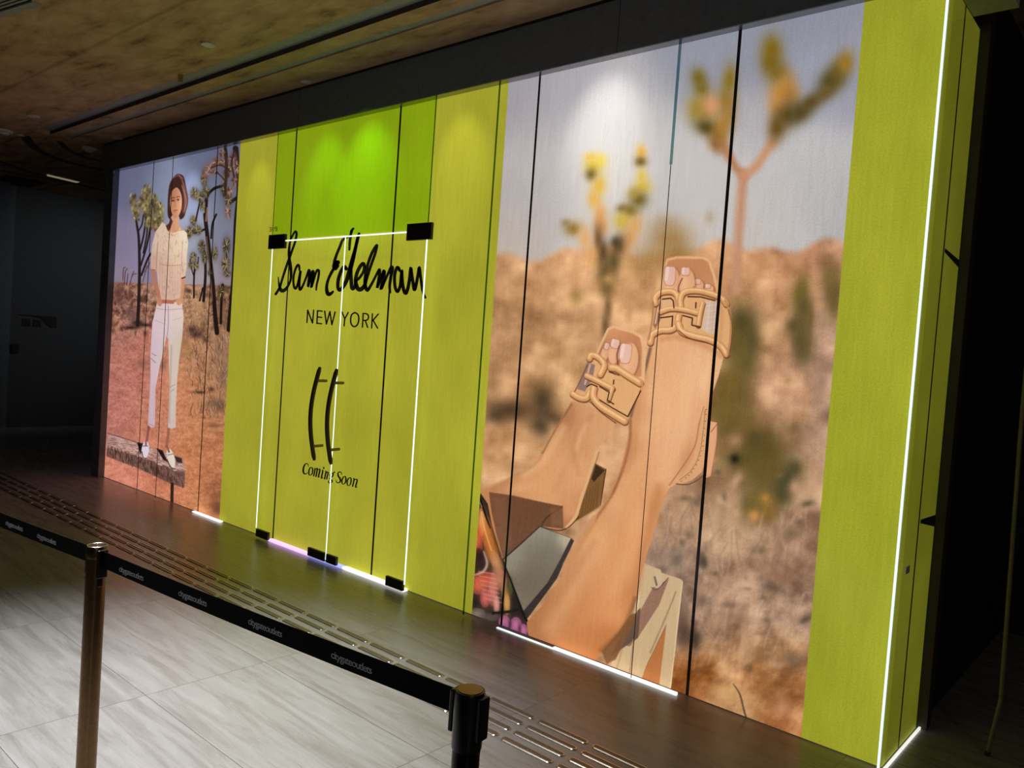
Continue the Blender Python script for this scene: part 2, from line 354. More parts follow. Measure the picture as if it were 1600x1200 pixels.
# ---- picture A: raised feet in sandals against a blurred desert
def paint_feet(p):
    U, V = p.U, p.V
    sky = grad([(820, 150, 165, 160, 168, 45), (900, 130, 176, 172, 180, 50), (820, 300, 190, 183, 182, 60), (950, 200, 208, 205, 203, 60), (980, 320, 208, 203, 198, 60),
                (1100, 90, 150, 152, 166, 50), (1090, 300, 205, 200, 198, 60), (1250, 60, 148, 150, 166, 50), (1310, 120, 158, 158, 172, 40), (1260, 300, 196, 193, 193, 60),
                (1180, 350, 198, 190, 184, 40), (1320, 330, 180, 176, 178, 40), (1175, 190, 182, 178, 182, 30), (800, 380, 192, 178, 166, 30)])
    land = grad([(800, 430, 200, 152, 108, 26), (870, 440, 218, 165, 118, 30), (830, 495, 178, 132, 90, 24), (900, 490, 214, 165, 118, 26), (800, 560, 196, 148, 106, 30), (870, 570, 208, 160, 112, 30),
                 (990, 450, 220, 168, 118, 26), (1010, 480, 214, 164, 116, 22), (830, 610, 186, 138, 92, 24), (790, 700, 205, 155, 108, 26), (960, 700, 205, 155, 112, 30), (930, 690, 215, 165, 120, 20),
                 (1185, 420, 215, 160, 116, 26), (1240, 400, 206, 150, 110, 26), (1310, 400, 198, 148, 116, 26), (1190, 520, 214, 164, 120, 22), (1220, 600, 205, 155, 120, 24), (1285, 560, 186, 146, 120, 22),
                 (1220, 660, 200, 152, 116, 22), (1290, 680, 164, 128, 104, 26), (1260, 740, 196, 154, 122, 26), (1140, 670, 160, 120, 78, 26), (1130, 760, 186, 146, 112, 26), (1060, 800, 190, 150, 116, 28),
                 (1130, 830, 196, 158, 124, 28), (1200, 860, 184, 146, 116, 26), (1270, 860, 160, 122, 96, 26), (1060, 880, 150, 118, 98, 24), (1140, 910, 190, 152, 122, 28), (1200, 960, 182, 146, 118, 28),
                 (1110, 980, 156, 122, 98, 24), (1250, 950, 164, 130, 106, 24), (1140, 1020, 182, 136, 96, 24), (1210, 1030, 172, 124, 82, 24), (1100, 1045, 172, 112, 62, 20), (1180, 1055, 178, 120, 72, 18),
                 (1150, 1100, 204, 156, 106, 20), (1240, 1100, 186, 130, 84, 20), (1230, 1140, 176, 112, 66, 18), (1065, 1080, 168, 106, 58, 16), (800, 800, 190, 145, 105, 30)])
    hz = 397-(U-790)*.028+8*np.sin(U/31.0)+5*np.sin(U/13.0)
    t = smooth((V-hz+9)/18.0)[:, None]
    p.C[:] = sky(U, V)*(1-t)+land(U, V)*t
    # soft scrub mottling on the land, elongated like brush
    n = fbm(U/46, V/34, 4, 3)-.5; n2 = fbm(U/15, V/11, 3, 9)-.5; n3 = fbm((U+V*.6)/9, (V-U*.4)/24, 3, 31)-.5
    lo = smooth((V-760)/160)
    amp = (78+10*lo)[:, None]*n[:, None]+((8+34*lo)*n2+(6+26*lo)*n3)[:, None]
    p.C += amp*np.array([1.0, .95, .85])*t
    mid = fbm(U/24+5, V/26, 2, 57)-.5
    p.C += (62*mid)[:, None]*np.array([1.0, .92, .78])*t
    # olive scrub mass behind the heel, and pale dry twigs below it
    for a in [(1160, 520, 30, 50), (1150, 600, 34, 46), (1140, 660, 30, 34), (1190, 700, 46, 48), (1205, 750, 46, 44), (1190, 790, 30, 30), (1252, 480, 18, 46), (1256, 540, 18, 36), (1302, 455, 20, 44)]:
        p.blob(*a, (88, 76, 38), alpha=.76)
    rs = random.Random(5)
    for k in range(120):
        u = rs.uniform(1015, 1275); v = rs.uniform(810, 1050); d = rs.uniform(-1, .6)
        p.line([(u, v), (u+18*d+4, v-rs.uniform(10, 34)), (u+30*d+8, v-rs.uniform(30, 60))], rs.uniform(1.5, 4), rs.choice([(206, 172, 146), (196, 160, 134), (128, 102, 84), (150, 120, 98)]), 2.6, .33)
    for k in range(46):
        u = rs.uniform(1060, 1275); v = rs.uniform(700, 1060)
        p.blob(u, v, rs.uniform(3, 9), rs.uniform(3, 8), rs.choice([(92, 72, 56), (112, 88, 66), (210, 172, 142), (82, 70, 48)]), alpha=.5)
    B = p.blob
    # dark shrubs
    for a in [(800, 640, 40, 18, (84, 62, 40), 8, .95), (775, 650, 20, 14, (60, 48, 34), 0, .7), (848, 625, 20, 26, (74, 60, 40), 0, .95), (845, 665, 16, 18, (66, 54, 42), 0, .8), (862, 650, 30, 12, (86, 66, 44), 30, .8), (780, 475, 22, 9, (150, 112, 72), 0, .6), (768, 600, 12, 14, (150, 116, 70), 0, .6),
              (900, 462, 12, 13, (160, 128, 66), 0, .7), (868, 555, 18, 8, (176, 128, 82), 0, .6), (1045, 372, 36, 28, (170, 132, 78), 0, .95), (1020, 405, 42, 22, (180, 138, 84), 0, .9), (1060, 400, 26, 24, (160, 120, 66), 0, .8), (1040, 350, 18, 14, (176, 146, 110), 0, .6),
              (1160, 505, 20, 26, (82, 72, 38), 0, .95), (1150, 540, 24, 30, (104, 86, 40), 0, .9), (1175, 535, 12, 30, (88, 78, 44), 0, .85), (1165, 570, 18, 22, (98, 86, 40), 0, .85), (1140, 600, 24, 24, (126, 100, 46), 0, .8), (1130, 640, 26, 24, (118, 98, 46), 0, .85),
              (1168, 660, 20, 22, (122, 96, 48), 0, .8), (1150, 690, 14, 14, (196, 146, 110), 0, .8), (1182, 690, 18, 16, (80, 74, 40), 0, .8), (1158, 720, 30, 24, (94, 80, 38), 0, .9), (1200, 705, 26, 26, (98, 80, 36), 0, .9), (1196, 735, 34, 22, (108, 88, 40), 0, .9), (1148, 717, 8, 8, (34, 30, 20), 0, .9),
              (1230, 750, 14, 26, (74, 70, 42), 25, .9), (1242, 732, 12, 14, (84, 76, 44), 0, .85), (1222, 775, 15, 16, (78, 72, 42), 0, .85), (1180, 780, 16, 20, (126, 104, 50), 0, .8), (1200, 795, 16, 18, (150, 112, 50), 0, .8), (1168, 790, 10, 18, (112, 96, 52), 0, .8),
              (1178, 806, 10, 10, (214, 152, 80), 0, .9), (1196, 778, 9, 9, (196, 142, 66), 0, .7), (1150, 752, 16, 8, (206, 160, 130), -55, .8), (1262, 787, 12, 6, (90, 80, 50), -15, .8), (1242, 760, 10, 12, (210, 164, 134), 0, .7),
              (1252, 450, 11, 22, (122, 104, 46), 15, .9), (1258, 480, 11, 24, (98, 86, 44), -10, .9), (1240, 510, 14, 16, (88, 78, 44), 0, .8), (1250, 535, 13, 26, (100, 84, 48), 0, .85), (1262, 505, 9, 30, (112, 92, 52), 0, .7),
              (1296, 430, 13, 22, (132, 106, 58), -10, .85), (1304, 470, 12, 30, (112, 92, 50), 0, .85), (1284, 600, 12, 40, (150, 120, 100), 8, .5), (1252, 650, 16, 10, (170, 126, 86), 0, .6), (1231, 595, 9, 8, (160, 126, 74), 0, .6),
              (1240, 668, 9, 14, (120, 92, 60), 30, .7), (1028, 868, 22, 16, (138, 110, 96), 0, .8), (1058, 876, 12, 18, (110, 92, 80), 20, .8), (1035, 890, 8, 8, (96, 80, 70), 0, .6), (1099, 877, 8, 14, (74, 66, 48), -15, .95), (1190, 860, 8, 8, (104, 88, 60), 0, .7),
              (1240, 835, 24, 12, (130, 104, 76), 0, .6), (1222, 900, 28, 16, (142, 104, 78), 15, .8), (1208, 918, 18, 8, (100, 76, 60), 20, .8), (1098, 938, 12, 10, (110, 88, 72), 0, .8), (1142, 945, 14, 6, (128, 96, 74), 0, .7),
              (1068, 990, 14, 26, (84, 64, 52), 0, .9), (1086, 1000, 10, 22, (66, 52, 40), 0, .9), (1060, 960, 14, 20, (104, 82, 70), 0, .8), (1258, 968, 14, 6, (86, 70, 58), -30, .8), (1240, 1030, 22, 14, (124, 96, 76), 0, .75), (1190, 1025, 22, 10, (128, 96, 60), 0, .6), (1170, 905, 26, 14, (206, 166, 136), 0, .5), (1120, 970, 20, 12, (206, 168, 132), 0, .5),
              (1165, 1000, 10, 26, (210, 168, 134), 8, .5), (1135, 1080, 26, 12, (222, 176, 118), 20, .7), (1222, 1108, 16, 14, (216, 160, 118), 30, .6), (1252, 1070, 40, 8, (160, 102, 56), 12, .6), (1196, 1120, 22, 7, (166, 106, 62), 30, .6)]:
        B(*a[:5], ang=a[5], alpha=a[6])
    # blurred twin yucca
    for a in [(928, 258, 15, 13, (206, 180, 62), 0, 1), (922, 246, 10, 8, (214, 180, 80), 0, .9), (938, 250, 11, 11, (222, 196, 84), 0, .9), (924, 273, 10, 11, (112, 92, 40), 0, 1), (936, 290, 12, 20, (214, 176, 76), 10, 1), (928, 312, 10, 16, (220, 172, 88), 0, 1), (938, 335, 10, 20, (222, 166, 98), 0, 1),
              (940, 355, 11, 16, (210, 150, 92), 0, .9), (934, 375, 8, 26, (112, 80, 44), 0, .95), (942, 395, 10, 22, (78, 58, 36), 0, .95), (896, 358, 15, 12, (146, 116, 52), 0, 1), (884, 348, 8, 7, (140, 112, 60), 0, .6), (914, 372, 12, 22, (222, 168, 110), -8, .95), (925, 400, 12, 20, (224, 166, 104), 0, .8),
              (1002, 238, 9, 12, (226, 176, 84), 0, 1), (1001, 253, 10, 9, (116, 92, 40), 0, 1), (1003, 275, 9, 14, (222, 190, 98), 0, 1), (1004, 292, 14, 13, (214, 184, 78), 0, 1), (998, 312, 15, 14, (116, 98, 44), 0, 1), (990, 302, 10, 10, (170, 142, 60), 0, .8), (984, 330, 15, 13, (128, 106, 44), 0, 1), (972, 326, 9, 7, (120, 96, 60), 0, .8),
              (972, 346, 15, 16, (206, 176, 72), 0, 1), (992, 352, 12, 16, (224, 168, 96), 20, .9), (985, 372, 13, 18, (220, 162, 98), 15, .9), (978, 385, 9, 20, (216, 158, 100), 0, .8), (966, 385, 12, 20, (96, 72, 42), 15, .9), (958, 410, 13, 20, (98, 78, 44), 0, .95), (945, 425, 14, 22, (110, 88, 50), 0, .95), (962, 378, 8, 9, (76, 60, 40), 0, .8),
              (948, 450, 12, 16, (120, 96, 52), 0, .9), (950, 480, 7, 24, (118, 88, 56), 0, .85), (946, 510, 7, 22, (108, 82, 52), 0, .85), (938, 372, 5, 8, (200, 185, 178), 0, .0), (951, 436, 9, 8, (196, 148, 90), 0, .8)]:
        B(*a[:5], ang=a[5], alpha=a[6])
    # blurred joshua tree on the right
    p.line([(1150, 450), (1152, 400), (1156, 340), (1160, 290), (1162, 272)], [13, 14, 15, 15, 16], (196, 146, 116), 7, .95)
    p.line([(1162, 274), (1150, 262), (1137, 240), (1125, 215)], [13, 12, 14, 18], (184, 130, 92), 7, .95)
    p.line([(1162, 274), (1180, 262), (1195, 240), (1207, 222)], [14, 14, 13, 15], (206, 150, 114), 7, .95)
    for a in [(1092, 122, 13, 17, (120, 102, 34), -15, 1), (1097, 140, 12, 14, (116, 98, 34), 0, .9), (1088, 170, 13, 18, (176, 144, 62), 0, .85), (1100, 172, 24, 28, (158, 130, 52), 0, .9), (1140, 125, 12, 26, (136, 112, 38), 5, 1), (1134, 158, 16, 24, (146, 116, 46), 0, .95), (1112, 165, 14, 16, (216, 152, 106), 0, .95),
              (1105, 200, 20, 13, (84, 72, 28), 20, 1), (1122, 205, 14, 16, (138, 104, 40), 0, .9), (1130, 195, 12, 24, (178, 128, 56), 8, .9), (1118, 226, 10, 16, (150, 102, 52), -25, .9), (1140, 180, 10, 26, (160, 118, 54), 0, .7),
              (1206, 76, 17, 24, (130, 106, 28), 0, 1), (1204, 98, 16, 20, (126, 100, 26), 0, 1), (1216, 115, 18, 20, (124, 100, 36), 0, 1), (1232, 128, 14, 18, (176, 128, 66), 0, .7), (1222, 145, 20, 22, (186, 132, 54), 0, .95), (1215, 165, 14, 24, (208, 144, 72), 0, .9), (1236, 150, 14, 18, (164, 116, 52), 0, .8),
              (1214, 200, 15, 24, (108, 80, 32), 10, 1), (1230, 180, 20, 22, (96, 76, 34), 30, 1), (1250, 176, 22, 16, (84, 70, 34), -35, 1), (1268, 160, 24, 13, (90, 74, 34), -38, 1), (1298, 127, 22, 18, (76, 66, 22), -40, 1), (1310, 112, 16, 22, (96, 82, 28), 20, .95), (1321, 98, 14, 20, (156, 120, 44), 15, 1), (1290, 145, 20, 12, (104, 84, 40), -40, .9),
              (1109, 340, 9, 12, (182, 160, 128), 0, .6)]:
        B(*a[:5], ang=a[5], alpha=a[6])
    # white garden bench, lower right of the legs
    cream = (208, 178, 136)
    p.poly([(1005, 880), (1032, 890), (1034, 895), (1062, 904), (1067, 908), (1047, 1082), (1029, 1075), (1041, 975), (1010, 1040), (1003, 1060), (955, 1040), (957, 1020), (990, 950), (998, 920)], cream, .8)
    p.poly([(1020, 918), (1045, 905), (1030, 945), (997, 996), (984, 1010), (975, 1008), (1000, 955)], (152, 114, 92), .9)
    p.poly([(1041, 978), (1029, 1076), (1003, 1060), (1010, 1042)], (186, 118, 66), .9)
    p.poly([(985, 962), (1001, 950), (997, 996), (960, 1022), (953, 1028)], (104, 82, 70), 1)
    p.line([(1056, 925), (1042, 960), (1016, 1020)], 2.5, (168, 138, 102), 1.2)
    p.line([(1066, 910), (1047, 1080)], 1.6, (232, 206, 166), .7, curve=False)
    p.line([(990, 1000), (984, 1050)], 2.5, (176, 138, 108), 1.4); p.line([(972, 1015), (964, 1044)], 2.5, (186, 148, 116), 1.4)
    p.blob(1027, 908, 8, 11, (206, 180, 146), 0, 1, 1); p.line([(1023, 902), (1026, 914)], 3, (120, 94, 76), 1); p.line([(1044, 903), (1027, 921), (1018, 918)], 1.2, (96, 68, 54), .7)
    p.line([(1000, 925), (994, 955), (985, 968)], 3, (224, 200, 165), .8)
    # grass stalk
    p.line([(1146, 1069), (1156, 1085), (1162, 1108), (1167, 1126)], [1.5, 2.5, 3, 3], (96, 78, 62), .9)
    # ---- left foot and the leg under it
    skin = grad([(780, 755, 190, 132, 88, 30), (850, 735, 224, 164, 112, 30), (860, 780, 224, 162, 112, 26), (900, 690, 206, 148, 100, 22), (930, 660, 216, 160, 112, 20), (900, 740, 226, 168, 118, 22), (885, 655, 178, 122, 80, 12), (900, 780, 208, 144, 96, 18), (940, 690, 222, 168, 120, 14), (880, 820, 176, 118, 76, 12), (765, 780, 190, 130, 84, 14)])
    p.poly([(893, 627), (925, 635), (955, 655), (962, 663), (950, 682), (938, 695), (930, 703), (920, 735), (912, 765), (907, 790), (902, 806), (890, 822), (873, 828), (855, 824), (846, 823), (820, 842), (786, 871), (770, 830), (755, 790), (745, 770), (770, 761), (798, 746), (820, 737), (834, 728), (848, 708), (860, 683), (873, 660), (885, 640)], skin, 1.1)
    p.line([(848, 706), (836, 727), (800, 745), (755, 766)], 4, (190, 134, 90), 2.5, .7); p.line([(893, 632), (870, 668), (848, 708)], 3, (150, 104, 72), 1.6, .8)
    p.line([(900, 690), (885, 730), (868, 765)], 9, (208, 150, 102), 6, .6); p.line([(915, 660), (900, 700)], 8, (236, 184, 136), 5, .5)
    p.line([(880, 668), (862, 700), (848, 722), (820, 742)], 10, (238, 184, 134), 6, .5); p.line([(925, 650), (905, 668), (895, 700), (905, 740)], 7, (196, 136, 92), 5, .5); p.blob(815, 762, 26, 9, (232, 174, 124), -12, .6); p.blob(890, 800, 12, 10, (216, 150, 106), 0, .6)
    # wooden block heel and sole edge of the left sandal
    p.poly([(927, 722), (947, 733), (941, 770), (936, 793), (903, 813), (896, 815), (905, 790), (914, 755)], (128, 90, 50), .8)
    p.poly([(931, 726), (945, 735), (928, 753), (924, 748)], (62, 46, 30), .8)
    for k in range(6): p.line([(936-k*4.5, 752+k*4), (931-k*4.5, 792+k*3)], .9, (98, 66, 36), .6)
    p.line([(947, 733), (938, 790)], 1.2, (40, 26, 16), .6, curve=False); p.line([(938, 792), (903, 814)], 2, (190, 140, 92), .8)
    p.line([(933, 705), (922, 738), (910, 775), (900, 806), (886, 824)], 5, (226, 176, 124), .8); p.line([(936, 706), (926, 738), (914, 772), (905, 800)], 1, (140, 96, 56), .6)
    # cast shadow on the leg, hard edged as in the print
    p.poly([(764, 769), (800, 774), (840, 783), (879, 791), (880, 826), (862, 824), (848, 823), (820, 843), (786, 872), (776, 835), (768, 800)], (112, 74, 50), 1.2)
    p.poly([(768, 775), (790, 777), (800, 850), (786, 870), (776, 835)], (134, 92, 66), 6, .5)
    p.line([(878, 792), (855, 808), (846, 822)], 2.5, (72, 44, 28), 1.5, .8); p.poly([(860, 795), (879, 792), (880, 822), (862, 822)], (140, 98, 66), 4, .6)
    p.line([(848, 824), (872, 829), (888, 824), (904, 808)], 1.4, (58, 38, 24), .8)
    # white chair panel in shade
    pan = grad([(843, 823, 150, 144, 128, 20), (888, 842, 196, 180, 152, 10), (850, 870, 126, 118, 102, 20), (800, 870, 150, 142, 124, 16), (816, 950, 124, 112, 94, 18), (830, 900, 118, 108, 92, 18)])
    p.poly([(843, 822), (893, 841), (897, 845), (870, 904), (823, 968), (816, 968), (785, 873)], (58, 48, 44), 1)
    p.poly([(843, 823), (892, 841), (875, 875), (855, 911), (816, 957), (800, 915), (787, 875)], pan, .8)
    p.line([(786, 874), (814, 850), (843, 823)], 1.4, (60, 34, 26), .8, curve=False)
    # floral dress
    p.poly([(744, 770), (752, 772), (762, 787), (769, 822), (784, 871), (798, 905), (812, 940), (824, 975), (829, 1000), (735, 1000), (735, 900)], (40, 32, 28), 1)
    for a in [(760, 830, 10, 30, (206, 122, 52), -12), (768, 860, 10, 24, (196, 112, 46), -15), (752, 815, 6, 22, (232, 160, 90), 0), (746, 845, 8, 26, (222, 96, 62), 0), (748, 868, 7, 12, (40, 18, 18), 0), (776, 880, 8, 20, (206, 146, 96), -20), (760, 905, 20, 12, (206, 84, 62), 8), (748, 915, 14, 14, (222, 108, 78), 0),
              (780, 905, 12, 18, (196, 128, 96), -15), (770, 925, 8, 22, (222, 126, 110), 0), (758, 935, 8, 14, (226, 110, 104), 0), (790, 930, 6, 20, (176, 124, 70), -10), (797, 915, 5, 16, (84, 80, 46), 0), (776, 945, 5, 14, (232, 160, 140), 0), (792, 945, 5, 16, (214, 160, 90), 0), (745, 960, 14, 10, (150, 128, 116), 0), (765, 965, 14, 7, (96, 84, 78), 0)]:
        p.blob(*a[:5], ang=a[5], alpha=.95, hard=.3)
    for k in range(7): p.line([(748+k*1.5, 893+k*7), (772+k*2, 897+k*7.5)], 1.6, (236, 178, 160), 1, .45)
    p.line([(756, 862), (761, 880), (755, 893), (740, 899)], [2, 4, 4, 2], (214, 180, 162), 2.2, .8); p.line([(752, 800), (758, 830), (768, 860)], 2, (236, 176, 110), 1, .8)
    p.line([(763, 812), (776, 850), (786, 880)], 1.6, (120, 62, 24), .9, .7); p.line([(750, 776), (757, 800), (766, 825)], [2, 3, 1.5], (24, 20, 18), .8); p.line([(748, 782), (753, 792)], 1.5, (150, 132, 100), .7, .8)
    for a in [(788, 972, 9, 11), (806, 976, 9, 12), (818, 985, 7, 10), (778, 985, 7, 8), (797, 990, 8, 8)]: p.blob(*a, (190, 108, 150), alpha=.95, hard=.5)
    for a in [(797, 975), (812, 982), (788, 985)]: p.blob(a[0], a[1], 2.5, 7, (74, 40, 66), alpha=.9)
    p.line([(770, 958), (800, 955), (812, 950)], 4, (30, 24, 26), 1.5); p.line([(786, 876), (800, 912), (816, 955), (826, 975)], [1.5, 2.5, 3.5, 3], (20, 18, 18), 1)
    # ---- the long right leg
    leg = grad([(1000, 560, 226, 166, 116, 26), (1060, 560, 232, 176, 128, 30), (1110, 580, 236, 184, 138, 20), (1040, 640, 234, 180, 132, 34), (1090, 650, 226, 168, 122, 22), (1080, 720, 220, 160, 112, 20), (1000, 640, 214, 152, 104, 14), (1020, 720, 228, 168, 118, 30), (985, 700, 206, 144, 96, 12),
                (980, 780, 226, 164, 112, 26), (1030, 790, 214, 150, 100, 14), (945, 810, 208, 144, 96, 14), (940, 860, 222, 158, 104, 26), (1000, 860, 218, 150, 96, 22), (900, 880, 196, 134, 88, 14), (900, 930, 208, 140, 90, 24), (950, 930, 222, 152, 98, 26), (985, 930, 198, 130, 80, 14),
                (860, 960, 186, 124, 78, 22), (900, 990, 216, 142, 88, 24), (940, 1010, 196, 124, 72, 18), (840, 985, 176, 114, 72, 14)])
    p.poly([(1020, 520), (1070, 515), (1135, 540), (1130, 560), (1122, 590), (1114, 612), (1110, 650), (1104, 680), (1092, 715), (1078, 742), (1060, 755), (1046, 762), (1036, 785), (1024, 822), (1010, 868), (1000, 905), (994, 932), (984, 965), (966, 990), (940, 1018), (920, 1045), (880, 1025), (826, 998), (823, 972), (848, 946), (873, 907), (898, 864), (920, 826), (934, 803), (950, 778), (966, 742), (976, 708), (982, 680), (983, 655), (990, 630), (1000, 600), (1008, 570), (1014, 545)], leg, 1)
    p.line([(1016, 545), (1006, 585), (994, 620), (986, 650)], 5, (112, 84, 72), 2.4, .85); p.line([(985, 655), (984, 690), (974, 730), (955, 775), (930, 812), (903, 858), (878, 900)], 5, (146, 92, 58), 2.6, .8)
    p.line([(992, 935), (975, 980), (940, 1016)], 8, (150, 94, 52), 4, .7); p.line([(928, 848), (912, 876), (893, 905), (868, 945)], 12, (178, 120, 76), 6, .55)
    p.poly([(934, 803), (928, 820), (906, 862), (873, 915), (880, 880), (905, 838), (925, 806)], (206, 146, 98), 2, .9)
    p.poly([(940, 1018), (966, 988), (984, 962), (1000, 955), (975, 1005), (962, 1030), (948, 1038)], (128, 86, 52), 1.5, .9)
    p.line([(1080, 560), (1076, 620), (1060, 690), (1040, 750)], 24, (240, 190, 142), 12, .4); p.line([(1000, 800), (985, 860), (960, 920)], 22, (236, 174, 122), 12, .4)
    p.line([(1006, 590), (996, 640), (990, 690), (978, 735)], 12, (196, 132, 88), 7, .45); p.line([(1035, 530), (1060, 527), (1100, 540), (1128, 556)], 8, (196, 134, 88), 5, .55)
    p.line([(1030, 760), (1016, 820), (1003, 870), (994, 925)], 12, (190, 124, 76), 7, .5); p.line([(960, 790), (930, 850), (895, 920), (862, 980)], 26, (238, 182, 130), 16, .45)
    p.blob(1040, 700, 16, 40, (238, 184, 138), 10, .5); p.blob(1072, 715, 10, 30, (198, 138, 96), 20, .45); p.blob(1100, 590, 10, 26, (242, 194, 150), 10, .5); p.blob(905, 1000, 40, 16, (200, 128, 76), -20, .4)
    sp = fbm(U/1.6, V/1.6, 2, 77)-.5
    p.C += (9*sp)[:, None]*t
    # heel strap part of the right sandal
    p.line([(1100, 636), (1092, 665), (1088, 690), (1080, 708), (1066, 730), (1046, 758)], 2, (170, 112, 74), 1.2, .85)
    p.poly([(1103, 628), (1108, 640), (1108, 690), (1104, 718), (1096, 738), (1082, 750), (1064, 757), (1052, 754), (1070, 738), (1084, 712), (1092, 680), (1096, 650)], (224, 168, 120), 1)
    p.line([(1102, 640), (1098, 680), (1092, 712), (1080, 735), (1062, 750)], 1, (150, 100, 62), .6, .9); p.line([(1057, 756), (1075, 757), (1090, 750), (1100, 742)], 1.6, (110, 70, 44), .8)
    for k in range(16):
        t = k/15; q = spline([(1101, 640), (1098, 680), (1092, 712), (1078, 738), (1062, 752)], 4, False); j = q[int(t*(len(q)-1))]; p.blob(j[0]+2.5, j[1], .9, .9, (120, 78, 48), alpha=.9, hard=1)
    p.poly([(1107, 657), (1121, 660), (1120, 690), (1116, 720), (1110, 744), (1100, 748), (1102, 715)], (228, 168, 126), .8)
    p.line([(1121, 660), (1119, 695), (1111, 744)], 1, (160, 104, 70), .6); p.line([(1108, 657), (1121, 660)], 1, (130, 84, 52), .6); p.line([(1121, 662), (1111, 675)], 1, (120, 80, 50), .6)
    # ---- right sandal (upper)
    p.poly([(1036, 458), (1037, 430), (1039, 412), (1042, 404), (1057, 400.5), (1080, 400), (1101, 401.5), (1108, 405), (1112, 412), (1119, 435), (1124, 455), (1128, 475), (1040, 480)], (232, 178, 130), .8)
    p.poly([(1039, 455), (1040, 420), (1044, 408), (1058, 404), (1098, 405), (1106, 409), (1114, 432), (1119, 455), (1118, 470), (1045, 470)], grad([(1060, 412, 206, 140, 96, 16), (1100, 415, 198, 134, 92, 16), (1105, 445, 206, 144, 100, 14), (1045, 430, 186, 124, 86, 10)]), 1)
    def toe(x, y, rx, ry, nx, ny, nrx, nry, ang=0):
        p.blob(x+1.5, y+1, rx+1.5, ry+1.5, (150, 96, 64), ang, .8, .6); p.blob(x, y, rx, ry, (232, 174, 130), ang, 1, .9); p.blob(x-rx*.3, y+ry*.1, rx*.4, ry*.7, (244, 196, 154), ang, .5)
        ca, sa = math.cos(math.radians(ang)), math.sin(math.radians(ang))
        def nail(sx, sy): return [(nx+a*sx*ca-b*sy*sa, ny+a*sx*sa+b*sy*ca) for a, b in ((-.75, -1), (.7, -1), (1, -.75), (1, .4), (.8, .9), (.2, 1.05), (-.6, 1), (-1, .5), (-1, -.7))]
        p.poly(nail(nrx+.9, nry+.9), (176, 112, 82), .9, .9); p.poly(nail(nrx, nry), (230, 186, 168), .8); p.line([nail(nrx*.6, nry*.8)[0], nail(nrx*.6, nry*.8)[-2]], nrx*.5, (248, 216, 202), 1.2, .8)
    toe(1091.5, 448, 8, 11, 1090, 440, 4.5, 4, 0); toe(1108, 452, 7, 7, 1106, 447, 4, 3, 0)
    toe(1049, 445, 13, 28, 1046.5, 431, 8.5, 14.5, 4); toe(1073, 442, 12.5, 23, 1071, 424, 6.5, 6, 0)
    p.line([(1061, 470), (1060, 450), (1066, 435)], 2, (120, 74, 50), 1, .9); p.line([(1085, 462), (1084, 448)], 1.5, (140, 90, 60), .9, .8); p.line([(1100, 458), (1099, 448)], 1.3, (140, 90, 60), .8, .8)
    tan = (226, 172, 118)
    def tube(P, wd=7.5):
        wd = wd*1.22
        P = np.array(P, float)
        p.line(P+[.5, 1.6], wd+1.2, (112, 66, 38), .8, .9); p.line(P, wd, (206, 146, 92), .8); p.line(P-[.4, .8], wd*.62, (230, 174, 118), 1.6, 1); p.line(P-[.8, 1.6], wd*.2, (246, 204, 156), 1.0, .9)
    p.poly([(1026, 468), (1038, 456), (1062, 458), (1075, 453), (1100, 455), (1125, 463), (1137, 478), (1141, 500), (1140, 535), (1137, 550), (1125, 540), (1100, 530), (1075, 524), (1060, 514), (1040, 520), (1020, 530), (1018, 512), (1024, 490)], tan, 1)
    p.poly([(1027, 472), (1033, 470), (1032, 500), (1024, 514), (1020, 508)], (156, 112, 90), 1); p.line([(1030, 470), (1024, 505)], 2, (236, 190, 150), .8)
    p.poly([(1102, 470), (1121, 472), (1119, 500), (1117, 523), (1108, 521), (1096, 515), (1100, 495)], (214, 186, 164), 1.2)
    for k in range(5): p.line([(1103, 478+k*9), (1120, 476+k*9)], .8, (238, 216, 198), .6, .7)
    p.line([(1109, 472), (1104, 518)], .8, (240, 220, 204), .6, .7); p.line([(1116, 472), (1112, 520)], .8, (180, 150, 130), .6, .7)
    p.poly([(1034, 466), (1050, 465), (1054, 470), (1053, 482), (1036, 486)], (226, 176, 130), .7)
    tube([(1024, 474), (1024, 465), (1032, 457), (1048, 455), (1057, 460), (1060, 470), (1060, 481)]); tube([(1064, 482), (1063, 467), (1070, 456), (1090, 454), (1112, 459), (1128, 466), (1135, 475)])
    tube([(1016, 535), (1019, 523), (1032, 516), (1048, 515), (1057, 508), (1060, 494)], 8); tube([(1060, 506), (1066, 518), (1085, 525), (1110, 531), (1126, 540), (1135, 553)], 8.5)
    tube([(1032, 487), (1048, 482), (1070, 484), (1093, 490)], 6.5); tube([(1098, 474), (1094, 490), (1091, 508)], 6)
    p.line([(1133, 470), (1139, 484), (1142, 505), (1141, 530), (1137, 552)], 3.5, (196, 138, 92), 1.2); p.line([(1138, 484), (1144, 508), (1142, 540), (1137, 560)], 1.2, (112, 76, 44), .8)
    p.line([(1021, 472), (1019, 500), (1014, 530)], 2.4, (176, 120, 84), 1); p.line([(1124, 466), (1128, 500), (1124, 538)], 5, (206, 150, 100), 3, .6)
    for P in ([(1035, 467.5), (1048, 466), (1052, 470), (1053, 481)], [(1032, 496.5), (1045, 495), (1051, 494), (1050, 510)], [(1075, 463.5), (1095, 464), (1117, 469.5)], [(1087.5, 473), (1087, 481)], [(1067, 493), (1082, 497), (1081, 508), (1094, 511)]):
        p.line(P, 2.1, (66, 36, 22), .7, curve=False)
    p.line([(1060, 516), (1076, 528), (1100, 534), (1118, 541)], 1.2, (96, 56, 34), .7)
